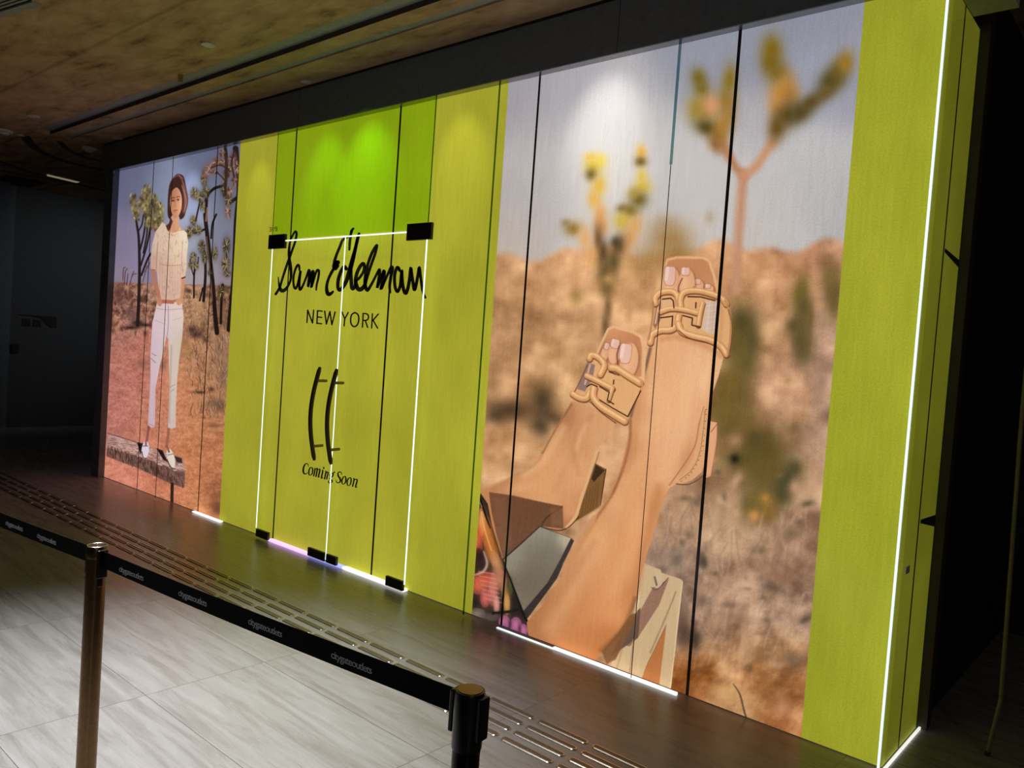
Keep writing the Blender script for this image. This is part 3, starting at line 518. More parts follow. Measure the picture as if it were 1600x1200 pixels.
    # ---- left sandal
    p.poly([(930, 556), (940, 532), (949, 513), (957, 508.5), (972, 511), (990, 517), (1003, 524), (1008, 533), (1009, 560), (1007, 598), (995, 600), (940, 585)], (234, 182, 134), .8)
    p.poly([(934, 554), (943, 534), (951, 516), (959, 513), (988, 521), (1000, 528), (1003, 545), (1002, 588), (990, 590), (945, 580)], grad([(965, 520, 214, 150, 106, 16), (990, 535, 196, 128, 86, 14), (1000, 565, 206, 142, 98, 14), (940, 545, 180, 124, 90, 10)]), 1)
    toe(945, 553, 6, 12, 948, 541, 3.5, 5, 15)
    toe(960, 550, 9.5, 19, 961, 537, 6.5, 7, 8); toe(983, 563, 14, 28, 977, 552, 9, 15, 6)
    p.line([(966, 572), (964, 555), (968, 540)], 2, (110, 66, 44), 1, .9)
    p.poly([(920, 554), (930, 552), (945, 566), (970, 574), (990, 586), (1003, 600), (1001, 610), (980, 652), (976, 660), (950, 646), (930, 634), (915, 624), (898, 616), (905, 600), (915, 578)], tan, 1)
    p.poly([(917, 566), (930, 570), (926, 592), (914, 612), (902, 608)], (150, 118, 112), 1.2); p.line([(922, 570), (914, 600)], 2.5, (222, 176, 136), .8)
    tube([(921, 560), (923, 555), (932, 556), (941, 564), (944, 572), (938, 585)], 8); tube([(955, 574), (965, 576), (982, 587), (1000, 598)], 9)
    tube([(917, 587), (934, 595), (957, 607)], 7); tube([(957, 607), (951, 625)], 5); tube([(895, 615), (905, 621), (916, 622), (922, 612)], 8); tube([(928, 606), (927, 620), (938, 634), (958, 647), (976, 658)], 9)
    p.line([(1001, 597), (1004, 602), (999, 613)], 3, (200, 142, 94), 1); p.line([(898, 612), (908, 592), (918, 570)], 1.6, (120, 84, 66), .8)
    for P in ([(952, 581), (967, 586.5)], [(937, 604), (952, 613), (949, 625), (959, 631.5)], [(959, 594), (958.5, 600)], [(937, 625), (958, 638), (981, 651), (1001, 611)], [(917, 604), (924, 600), (933, 604)]):
        p.line(P, 1.9, (62, 34, 22), .7, curve=False)
    p.line([(922, 628), (940, 645), (962, 661)], 1.5, (96, 58, 36), .8)
    for y in (585, 592): p.line([(962, y), (972, y+3)], .8, (190, 138, 90), .6, .6)

# ---- picture B: person in white trousers by joshua trees
def paint_person(p):
    U, V = p.U, p.V; rs = random.Random(11)
    sky = grad([(185, 280, 106, 104, 136, 24), (215, 290, 114, 117, 146, 24), (250, 300, 148, 158, 182, 22), (300, 300, 150, 160, 190, 22), (330, 260, 106, 112, 140, 22), (360, 300, 112, 116, 134, 20), (190, 380, 138, 128, 154, 30), (300, 380, 166, 168, 184, 26), (345, 380, 126, 128, 150, 24), (190, 430, 158, 142, 160, 20), (310, 430, 176, 164, 168, 20), (350, 430, 150, 138, 150, 20), (215, 400, 150, 140, 176, 20)])
    land = grad([(190, 460, 140, 92, 80, 16), (240, 470, 170, 120, 100, 16), (310, 470, 176, 132, 102, 16), (350, 480, 128, 88, 66, 16), (190, 520, 168, 112, 98, 16), (215, 560, 192, 122, 104, 22), (190, 620, 188, 118, 106, 26), (310, 560, 196, 136, 98, 22), (350, 560, 160, 116, 86, 20), (250, 640, 204, 130, 102, 26), (300, 640, 208, 138, 94, 26), (345, 640, 178, 122, 86, 22),
                 (200, 760, 216, 136, 112, 24), (250, 770, 214, 134, 98, 22), (310, 740, 204, 130, 88, 26), (340, 760, 150, 92, 62, 14), (310, 800, 206, 136, 92, 16), (340, 710, 188, 118, 80, 18)])
    hz = 441+(U-180)*.03
    t = smooth((V-hz+2)/4.0)[:, None]
    p.C[:] = sky(U, V)*(1-t)+land(U, V)*t
    n = fbm(U/5, V/6, 4, 2)-.5; n2 = fbm(U/2.2, V/2.6, 3, 7)-.5; n3 = fbm(U/11, V/4.5, 3, 19)-.5
    scr = np.exp(-((V-478)/34)**2)
    p.C += ((150*scr+22)*n+(120*scr+50)*n2+(44*(1-scr))*n3+7)[:, None]*t*np.array([1, .9, .8])
    # far scrub, bushes and their shadows
    for k in range(300):
        u = rs.uniform(168, 370); v = 448+rs.random()**1.4*75; d = rs.choice([(66, 44, 40), (96, 68, 54), (192, 150, 122), (206, 160, 120), (84, 62, 44), (150, 112, 92)])
        p.blob(u, v, rs.uniform(1.2, 5), rs.uniform(1.5, 6), d, alpha=.7)
    for a in [(185, 460, 10, 14, (104, 66, 62)), (207, 492, 14, 12, (112, 80, 74)), (215, 505, 12, 5, (44, 28, 26)), (205, 512, 13, 3, (40, 24, 24)), (228, 508, 12, 3, (54, 34, 30)), (310, 478, 14, 16, (198, 150, 112)), (305, 505, 16, 10, (176, 134, 96)), (345, 490, 14, 22, (140, 104, 78)),
              (307, 523, 12, 6, (56, 38, 32)), (300, 515, 8, 6, (70, 50, 40)), (322, 530, 6, 6, (60, 44, 36)), (288, 535, 8, 10, (166, 124, 84)), (300, 553, 22, 6, (176, 132, 92)), (345, 545, 14, 26, (156, 116, 92)), (352, 590, 10, 22, (136, 104, 84)), (335, 629, 16, 9, (136, 104, 80)), (345, 634, 10, 8, (104, 80, 62)), (312, 613, 12, 2.5, (60, 40, 34)), (330, 608, 5, 4, (64, 46, 40)),
              (222, 568, 8, 8, (150, 100, 84)), (255, 572, 6, 9, (156, 106, 84)), (340, 795, 13, 16, (110, 68, 46)), (335, 665, 14, 3, (140, 92, 64))]:
        p.blob(*a, alpha=.85)
    for k in range(260):
        u = rs.uniform(296, 364); v = rs.uniform(505, 655); p.line([(u, v), (u+rs.uniform(-6, 5), v-rs.uniform(6, 14))], .9, rs.choice([(216, 176, 140), (70, 50, 42), (176, 136, 106), (110, 84, 66)]), .5, .65)
    for k in range(90):
        u = rs.uniform(172, 345); v = rs.uniform(545, 800); p.line([(u, v), (u+rs.uniform(2, 9), v+rs.uniform(0, 4))], .8, rs.choice([(140, 84, 66), (226, 160, 124), (120, 72, 56)]), .5, .5)
    # left joshua tree
    dk = (44, 32, 30)
    for P, wd in [([(211, 335), (214, 352), (217, 375), (218, 420), (217, 465), (215, 508)], [2.5, 3.5, 4, 4.5, 5, 5.5]), ([(219, 390), (224, 370), (228, 345), (231, 330)], 2.8), ([(220, 415), (229, 385), (234, 360), (236, 340)], 2.8), ([(221, 430), (232, 402), (242, 388), (246, 365)], 3), ([(224, 395), (230, 360), (226, 335)], 2.4), ([(217, 360), (222, 350), (224, 336)], 2.2)]:
        p.line(P, wd, dk, .6)
    cr = [(208, 312), (211, 325), (213, 335), (226, 305), (231, 298), (230, 315), (228, 330), (240, 315), (243, 325), (246, 340), (236, 335), (250, 325), (251, 340), (240, 350), (232, 345), (247, 352), (222, 318)]
    for (x, y) in cr:
        p.blob(x, y, 5, 9, (112, 98, 58), alpha=.8, hard=.2)
        for k in range(15):
            p.blob(x+rs.uniform(-5, 5), y+rs.uniform(-9, 9), rs.uniform(1.0, 2.2), rs.uniform(1.6, 4), rs.choice([(176, 158, 98), (150, 132, 84), (104, 88, 56), (206, 188, 130), (70, 58, 42), (140, 118, 78), (84, 66, 48)]), ang=rs.uniform(-30, 30), alpha=.85, hard=.3)
    for P in ([(192, 438), (193, 420), (196, 418)], [(194, 445), (196, 425), (199, 420)], [(198, 445), (200, 428)], [(203, 445), (207, 430), (213, 428)], [(206, 432), (209, 424)], [(226, 425), (236, 408)], [(223, 440), (230, 415)]): p.line(P, 1.6, (96, 66, 66), .6, .8)
    # right hand joshua trees
    for P, wd in [([(339, 520), (336, 490), (333, 450), (330, 420), (326, 385), (322, 352), (320, 335)], [7, 6.5, 6.5, 6, 6, 6, 5]), ([(321, 314), (326, 303), (334, 295), (342, 292), (350, 290)], [4, 4, 4.5, 4.5, 4]), ([(322, 350), (322, 330), (323, 312)], 4.5), ([(306, 345), (309, 330), (313, 312)], 2.4), ([(320, 358), (312, 362), (304, 364)], 3.2), ([(330, 372), (332, 350), (338, 335)], 3),
                  ([(368, 232), (371, 262), (372, 300), (368, 345), (366, 392), (364, 440), (358, 515)], [9, 7, 5, 5, 5, 6, 8]), ([(352, 232), (355, 255), (356, 275)], 5), ([(357, 318), (366, 312), (371, 308)], 5), ([(318, 470), (321, 430), (320, 400), (316, 385)], [4.5, 4, 3.5, 3]), ([(312, 470), (317, 450)], 2.5), ([(345, 505), (346, 470), (348, 445)], 4), ([(303, 465), (303, 440), (304, 420)], 2.6), ([(303, 432), (298, 415), (297, 405)], 1.6), ([(304, 425), (309, 412), (310, 402)], 1.6), ([(354, 430), (354, 395)], 2.2)]:
        p.line(P, wd, (34, 24, 22), .7)
    p.line([(332, 470), (328, 420), (323, 370)], 1.6, (150, 104, 78), .7, .7); p.line([(322, 345), (324, 325)], 3, (170, 122, 90), 1, .8)
    def head(x, y, rx, ry, cols, base, n=26, wd=1.3):
        p.blob(x, y, rx*.9, ry*.9, base, alpha=.9, hard=.15)
        for k in range(n):
            a = rs.uniform(0, 6.28); q = rs.uniform(.15, .75); x0 = x+q*rx*math.cos(a)*.6; y0 = y+q*ry*math.sin(a)*.6
            p.line([(x0, y0), (x0+rx*.55*math.cos(a), y0+ry*.55*math.sin(a))], [wd, .4], rs.choice(cols), .5, .9, curve=False)
    olive = [(84, 72, 46), (118, 104, 64), (164, 148, 100), (56, 46, 34), (186, 168, 118), (40, 32, 26)]
    for (x, y, rx, ry) in [(319, 279, 6, 15), (322, 300, 7, 11), (304, 302, 8, 11), (313, 307, 9, 9), (316, 322, 5, 9), (302, 345, 6, 9), (297, 361, 8, 9), (309, 360, 8, 9), (294, 366, 5, 8), (315, 386, 7, 13), (336, 396, 5, 12), (354, 385, 7, 17), (353, 412, 8, 13), (355, 428, 7, 6), (357, 312, 7, 12), (351, 298, 7, 11), (353, 272, 6, 9), (320, 402, 6, 12), (345, 455, 7, 10), (302, 402, 6, 9), (306, 415, 5, 8), (298, 414, 4, 6), (328, 425, 4, 8)]:
        head(x, y, rx, ry, olive, (74, 62, 44))
    rosy = [(168, 126, 112), (132, 94, 82), (196, 156, 140), (84, 58, 50), (52, 38, 34)]
    for (x, y, rx, ry) in [(328, 262, 10, 8), (322, 272, 6, 7), (338, 254, 9, 9), (350, 254, 10, 9), (347, 240, 6, 7), (360, 262, 9, 12), (366, 282, 6, 11), (364, 246, 7, 9), (356, 332, 6, 11), (352, 284, 5, 9), (335, 270, 8, 4), (371, 262, 5, 12), (359, 298, 5, 8)]:
        head(x, y, rx, ry, rosy, (128, 92, 82), 22, 1.7)
    for P, wd in [([(352, 240), (354, 262), (352, 292), (353, 305)], [4, 5, 4.5, 3]), ([(366, 236), (362, 256), (366, 276)], 3), ([(330, 262), (345, 258), (360, 268)], 2.4), ([(340, 270), (350, 280)], 2)]:
        p.line(P, wd, (56, 40, 36), .7, .9)
    # stone slab bench, support and shadows
    p.poly([(168, 677), (192, 684), (214, 691), (250, 703), (285, 716), (289, 725), (288, 762), (267, 756), (214, 731), (166, 712)], (186, 142, 130), .8)
    p.poly([(167, 700), (214, 712), (250, 724), (289, 738), (288, 762), (267, 756), (214, 731), (166, 713)], (120, 86, 76), 1)
    for k in range(420):
        t = rs.random(); u = 168+t*118; top = 678+t*42
        q = rs.random(); v = top+q*(30+t*8)
        c = rs.choice([(214, 176, 166), (150, 108, 100), (226, 190, 176)]) if q < .55 else rs.choice([(74, 48, 42), (150, 110, 94), (96, 68, 60)])
        p.line([(u, v), (u+rs.uniform(2, 7), v+rs.uniform(-1, 3))] if q < .55 else [(u, v), (u+.5, v+rs.uniform(3, 7))], 1.3, c, .5, .9, curve=False)
    p.line([(168, 677), (214, 691)], .8, (80, 44, 44), .5, curve=False); p.line([(269, 756), (268.5, 792)], 5, (54, 38, 28), .6, curve=False)
    p.poly([(214, 691), (224, 693), (225, 712), (219, 708)], (40, 26, 28), 1); p.poly([(244, 700), (254, 704), (262, 722), (255, 718)], (38, 26, 26), 1); p.poly([(272, 712), (284, 716), (285, 724), (276, 722)], (64, 46, 42), 1.2)
    # person: legs in trousers
    p.line([(233, 664), (231, 678), (229, 692)], [4.5, 3.5, 4], (150, 92, 84), .6); p.line([(264, 664), (262, 685), (260, 698)], [5, 4, 4.5], (170, 106, 84), .6)
    p.blob(227, 703, 5.8, 14, (238, 222, 232), 6, 1, 1); p.line([(222, 706), (224, 715), (229, 716)], 1.2, (60, 36, 40), .6); p.line([(223, 697), (231, 697)], 1.4, (130, 110, 130), .6); p.line([(228, 690), (228, 696)], 3, (150, 96, 86), .8)
    p.blob(267, 716, 5.8, 15.5, (238, 226, 212), -14, 1, 1); p.line([(261, 718), (267, 730), (273, 733)], 1.4, (54, 36, 34), .6); p.line([(262, 711), (272, 709)], 1.4, (150, 130, 116), .6); p.line([(261, 697), (264, 706)], 3, (150, 96, 76), .8)
    pl = grad([(240, 500, 228, 204, 214, 16), (237, 560, 222, 196, 214, 20), (235, 640, 216, 186, 212, 24), (250, 480, 232, 206, 206, 10), (272, 490, 234, 214, 204, 14), (272, 560, 228, 212, 192, 20), (268, 640, 222, 208, 184, 24)])  # lilac light on the left leg is put into the colour
    p.poly([(246, 470), (284, 473), (287, 495), (285, 525), (280, 560), (277, 593), (275, 630), (274.5, 668), (268, 670), (262, 668), (264, 630), (265, 600), (263.5, 560), (263, 530), (260, 525), (256, 545), (249, 575), (243, 607), (242, 667), (236, 668), (231, 664), (233, 630), (235, 593), (235, 553), (238, 505)], pl, .7)
    p.line([(263, 478), (263, 505), (261, 526)], 1.1, (170, 140, 144), .5); p.line([(268, 540), (266, 600), (264, 660)], 3, (188, 164, 150), 1.2, .6); p.line([(237, 552), (244, 556)], 1, (150, 120, 134), .5); p.line([(236, 560), (243, 567)], 1, (150, 120, 134), .5); p.line([(266, 605), (273, 601)], 1, (170, 146, 130), .5); p.line([(267, 612), (272, 608)], 1, (170, 146, 130), .5)
    p.line([(245, 482), (262, 484), (286, 482)], 1, (178, 150, 150), .5, .8); p.line([(242, 500), (256, 506)], 1, (186, 158, 162), .5, .7); p.line([(271, 500), (284, 496)], 1, (186, 160, 152), .5, .7); p.line([(232, 662), (242, 666)], 1, (180, 150, 170), .5)
    # arms
    p.line([(239, 418), (241, 440), (246, 455), (250, 470)], [7, 6, 5.5, 5], (196, 128, 104), .6); p.line([(286, 432), (285, 450), (283, 465), (279, 474)], [7, 6, 6, 6], (214, 150, 114), .6)
    p.blob(249.5, 472, 4.2, 6.5, (206, 138, 112), 0, 1, .8); p.blob(280, 470, 4.5, 6, (222, 156, 120), 0, 1, .8)
    p.poly([(252, 465), (272, 464), (272, 475), (253, 474)], (190, 112, 92), .8)
    # neck and shoulders
    p.poly([(268, 338), (279, 338), (279, 352), (284, 358), (282, 372), (262, 372), (256, 356), (264, 351)], (222, 160, 122), .8)
    p.poly([(256, 355), (264, 349), (267, 340), (270, 346), (266, 358), (262, 362)], (92, 52, 40), .9)
    # blouse
    bl = grad([(245, 380, 228, 200, 178, 14), (265, 380, 236, 208, 180, 12), (285, 380, 240, 220, 190, 12), (240, 410, 214, 176, 160, 10), (265, 420, 226, 190, 166, 14), (288, 410, 232, 204, 178, 12), (265, 455, 222, 184, 164, 16)])
    p.poly([(253, 348), (258, 350), (262, 361), (270, 364), (279, 361), (287, 360), (292, 364), (294, 380), (292, 400), (292, 415), (289, 433), (284, 434), (283, 450), (282, 465), (270, 469), (252, 468), (247, 445), (245, 425), (240, 420), (236, 422), (235, 412), (237, 385), (243, 362)], bl, .7)
    for k in range(240):
        u = rs.uniform(238, 292); v = rs.uniform(352, 466)
        if u < 247 and v > 418 or u > 285 and v > 430: continue
        p.blob(u, v, rs.uniform(.6, 1.2), rs.uniform(1, 2.4), rs.choice([(204, 130, 110), (246, 230, 206), (190, 150, 120), (214, 160, 140)]), alpha=.55)
    for u in range(250, 284, 4): p.line([(u, 415), (u-.5, 440), (u, 462)], .8, (196, 150, 134), .5, .55)
    p.line([(247, 378), (245, 400), (244, 420)], 1.2, (176, 130, 112), .7, .8); p.line([(286, 375), (284, 400), (285, 425)], 1.2, (186, 146, 122), .7, .7); p.line([(250, 412), (262, 415), (283, 414)], 1.2, (186, 140, 120), .6, .8); p.line([(236, 421), (244, 422)], 1, (150, 100, 84), .5); p.line([(284, 435), (289, 433)], 2, (70, 42, 34), .6)
    p.line([(260, 364), (270, 368), (280, 364)], .9, (206, 160, 132), .5, .8)
    # head
    p.poly([(263, 300), (265, 288), (269, 280), (275, 273), (281, 272), (287, 276), (290, 288), (292, 300), (293, 312), (291, 326), (288, 338), (282, 343), (279, 338), (270, 336), (265, 342), (262, 335), (262, 318)], (70, 40, 34), .8, curve=True)
    p.poly([(284, 282), (290, 292), (294, 308), (293, 322), (288, 334), (285, 330), (287, 312)], (112, 68, 60), 1, .9, curve=True); p.line([(280, 274), (286, 285), (289, 305), (289, 325)], 2.5, (140, 92, 84), 1, .8); p.line([(284, 290), (291, 312), (288, 330)], 1.4, (186, 134, 118), .8, .7); p.line([(272, 277), (279, 274), (286, 279)], 2, (150, 104, 104), 1, .7)
    p.poly([(267, 304), (270, 297), (276, 293), (281, 298), (284, 308), (284, 320), (281, 332), (276, 341), (271, 338), (267, 328), (265.5, 316)], grad([(270, 305, 190, 124, 92, 5), (279, 305, 224, 160, 124, 5), (271, 325, 206, 140, 104, 6), (280, 325, 232, 172, 136, 6), (275, 338, 206, 142, 106, 4)]), .7, curve=True)
    p.line([(267.5, 310.3), (270, 308.9), (273, 308.9)], 1.2, (84, 48, 36), .6, .9); p.line([(276, 308.2), (278.5, 306.9), (281, 307.6)], 1.2, (90, 52, 38), .6, .9); p.blob(270.5, 313.5, 2.2, 1.6, (66, 38, 32), alpha=.9, hard=.5); p.blob(278.5, 312, 2, 1.5, (74, 42, 36), alpha=.9, hard=.5)
    p.line([(274, 312), (273, 321), (275, 323)], 1, (176, 112, 82), .5, .8); p.line([(271, 329.8), (273.5, 328.6), (277, 328.4)], 1.2, (142, 70, 60), .5); p.line([(272, 331.6), (276, 330.6)], 1.3, (206, 118, 98), .6); p.line([(281, 312), (283, 325), (278, 338)], 2, (240, 184, 150), 1.2, .6)
    # pinkish lamplight tint at the left edge of this picture, at zero alpha
    p.line([(169, 677), (166, 700), (165, 750)], .1, (200, 150, 150), .5, 0)

GREEN = np.array([168., 166., 48.])
def paint_green(p, idx=None):
    sel = slice(None) if idx is None else idx
    u = p.U[sel]; v = p.V[sel]
    n = fbm(u/60, v/170, 3, 5)-.5
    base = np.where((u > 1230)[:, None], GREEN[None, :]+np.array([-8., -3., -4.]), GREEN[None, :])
    p.C[sel] = base+(n*26)[:, None]*np.array([1, .9, .6])

X_PERSON, X_FEET0, X_FEET1 = -6.236, -3.226, -1.205
HT, YB = 3.200, 0.012

def panel(name, x0, x1, xs, zs, label, fn, side=False):
    xs = np.array(sorted(set(np.round(xs, 5)))); zs = np.array(sorted(set(np.round(zs, 5))))
    nx, nz = len(xs), len(zs)
    X, Z = np.meshgrid(xs, zs); X = X.ravel(); Z = Z.ravel(); n = len(X)
    co = np.zeros((n+4, 3)); co[:n, 0] = X; co[:n, 2] = Z
    co[n:] = [(x0, YB, zs[0]), (x1, YB, zs[0]), (x1, YB, zs[-1]), (x0, YB, zs[-1])]
    if side:   # turn the panel onto the return wall
        t = co[:, 0].copy(); co[:, 0] = -0.8705-co[:, 1]; co[:, 1] = t
    i, j = np.meshgrid(np.arange(nx-1), np.arange(nz-1)); a = (j*nx+i).ravel()
    q = np.column_stack([a, a+1, a+nx+1, a+nx]).ravel()
    c0, c1, c2, c3 = 0, nx-1, nx*nz-1, nx*(nz-1)
    ext = [[n+1, n, n+3, n+2], [c0, n, n+1, c1], [c1, n+1, n+2, c2], [c2, n+2, n+3, c3], [c3, n+3, n, c0]]
    loops = np.concatenate([q, np.array(ext).ravel()]).astype(np.int32); nf = len(loops)//4
    me = bpy.data.meshes.new(name)
    me.vertices.add(n+4); me.vertices.foreach_set('co', co.ravel().astype(np.float32))
    me.loops.add(len(loops)); me.loops.foreach_set('vertex_index', loops)
    me.polygons.add(nf); me.polygons.foreach_set('loop_start', np.arange(nf, dtype=np.int32)*4)
    me.update(calc_edges=True)
    p = Paint(*wall_to_art(X, Z)) if not side else Paint(X*300+1400, 1200-Z*300)
    fn(p, X, Z)
    col = np.ones((n+4, 4), np.float32); col[:n, :3] = lin(np.clip(p.C, 0, 255))*1.0; col[n:, :3] = .2
    at = me.color_attributes.new('Print', 'FLOAT_COLOR', 'POINT'); at.data.foreach_set('color', col.ravel())
    o = link(name, me, MAT['dimfilm' if side else 'film']); tag(o, label, 'hoarding panel', 'printed hoarding panels behind the shopfront glass')
    return o
def A(a, b, s): return np.concatenate([np.arange(a, b, s), [b]])
def green_fn(p, X, Z): paint_green(p)
def person_fn(p, X, Z): paint_person(p)
def f3(p, X, Z):
    paint_person(p); paint_green(p, np.nonzero(X > X_PERSON)[0])
def f6(p, X, Z):
    paint_feet(p); paint_green(p, np.nonzero(X < X_FEET0)[0])
def f8(p, X, Z):
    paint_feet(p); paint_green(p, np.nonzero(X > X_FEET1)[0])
def feet_fn(p, X, Z): paint_feet(p)
G = .004
zc = A(.006, HT, .04)
panel('hoarding_panel', -8.612, -7.83-G, A(-8.612, -7.83-G, .0035), A(.006, HT, .0045), 'narrow far left panel printed with a leafy tree top, sky and stone slab end', person_fn)
panel('hoarding_panel', -7.83+G, -6.61-G, A(-7.83+G, -6.61-G, .0032), A(.006, HT, .004), 'panel printed with a standing person in white trousers and a pale blouse', person_fn)
panel('hoarding_panel', -6.61+G, -5.41-G*1.4, np.concatenate([A(-6.61+G, X_PERSON, .0035), [X_PERSON+.001], A(X_PERSON+.04, -5.41-G*1.4, .05)]), A(.006, HT, .004), 'panel with tree trunk edge of the person picture, then plain lime green', f3)
panel('hoarding_panel', -5.41+G*1.4, -4.19-G*1.4, A(-5.41+G*1.4, -4.19-G*1.4, .05), zc, 'lime green panel behind the left part of the brand signature', green_fn)
panel('hoarding_panel', -4.19+G*1.4, -2.985-G, np.concatenate([A(-4.19+G*1.4, X_FEET0-.001, .05), [X_FEET0+.0005], A(X_FEET0+.003, -2.985-G, .0026)]), A(.006, HT, .003), 'lime green panel right of the door with a floral dress sliver at its right edge', f6)
panel('hoarding_panel', -2.985+G, -1.766-G*1.5, A(-2.985+G, -1.766-G*1.5, .0024), np.concatenate([A(.006, 1.0, .0028), A(1.0, 2.05, .0022), A(2.05, HT, .0036)]), 'panel printed with two crossed legs in tan buckle sandals', feet_fn)
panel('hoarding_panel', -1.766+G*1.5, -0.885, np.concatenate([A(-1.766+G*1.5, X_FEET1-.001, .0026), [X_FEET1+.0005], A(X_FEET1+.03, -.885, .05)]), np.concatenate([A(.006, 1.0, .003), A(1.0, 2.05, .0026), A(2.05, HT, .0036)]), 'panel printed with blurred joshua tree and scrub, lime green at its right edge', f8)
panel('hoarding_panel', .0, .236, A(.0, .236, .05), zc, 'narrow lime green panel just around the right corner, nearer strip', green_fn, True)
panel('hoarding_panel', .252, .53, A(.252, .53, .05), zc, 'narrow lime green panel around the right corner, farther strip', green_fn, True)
# black joints between the boards
for x, wdt in ((-7.83, .011), (-6.61, .012), (-5.41, .015), (-4.19, .016), (-2.985, .014), (-1.766, .016)):
    struct(MB().box(x-wdt/2, x+wdt/2, -.0015, .02, .006, HT).obj('trim_1', MAT['seam']))
struct(MB().box(-.885, -.8695, .236, .252, .006, HT).obj('trim_1', MAT['seam']))
bk = MB().box(-8.612, -.90, .045, .055, .006, HT).obj('wall_back', MAT['backing']); struct(bk)

# ------------------------------------------------------------------ lettering (thin vinyl on the boards)
def lettering(name, strokes, label, cat, yf=-.0012, yb=-.0002, mat='ink', boost=1.0):
    v, f = [], []
    def addpoly(P):
        b = len(v)
        for (u, w_) in P:
            x, z = art_to_wall(u, w_); v.append((x, yf, z))
        for (u, w_) in P:
            x, z = art_to_wall(u, w_); v.append((x, yb, z))
        n = len(P); f.append(tuple(range(b, b+n))); f.append(tuple(range(b+2*n-1, b+n-1, -1)))
        for i in range(n): f.append((b+i, b+n+i, b+n+(i+1) % n, b+(i+1) % n))
    for P, wd in strokes:
        wd = np.asarray(wd)*boost
        P = np.array(P, float); wd = np.array(wd if np.ndim(wd) else [wd]*len(P), float)
        if len(P) > 2:
            Q = spline(np.column_stack([P, wd]), 6, False); P = Q[:, :2]; wd = np.maximum(Q[:, 2], .2)
        T = np.gradient(P, axis=0); T /= np.linalg.norm(T, axis=1)[:, None]+1e-9; Nn = np.column_stack([-T[:, 1], T[:, 0]])
        Lf = P+Nn*wd[:, None]/2; Rg = P-Nn*wd[:, None]/2
        for i in range(len(P)-1): addpoly([Lf[i], Lf[i+1], Rg[i+1], Rg[i]])
        for k in (0, len(P)-1):
            addpoly([(P[k, 0]+wd[k]/2*math.cos(a), P[k, 1]-wd[k]/2*math.sin(a)) for a in np.linspace(0, 2*math.pi, 10, endpoint=False)])
    me = bpy.data.meshes.new(name); me.from_pydata(v, [], f); me.update()
    o = link(name, me, MAT[mat]); tag(o, label, cat); return o
def T1(P): return [(425+x/10, 350+y/10) for x, y in P]
def T2(P): return [(545+x/9.23, 350+y/9.23) for x, y in P]
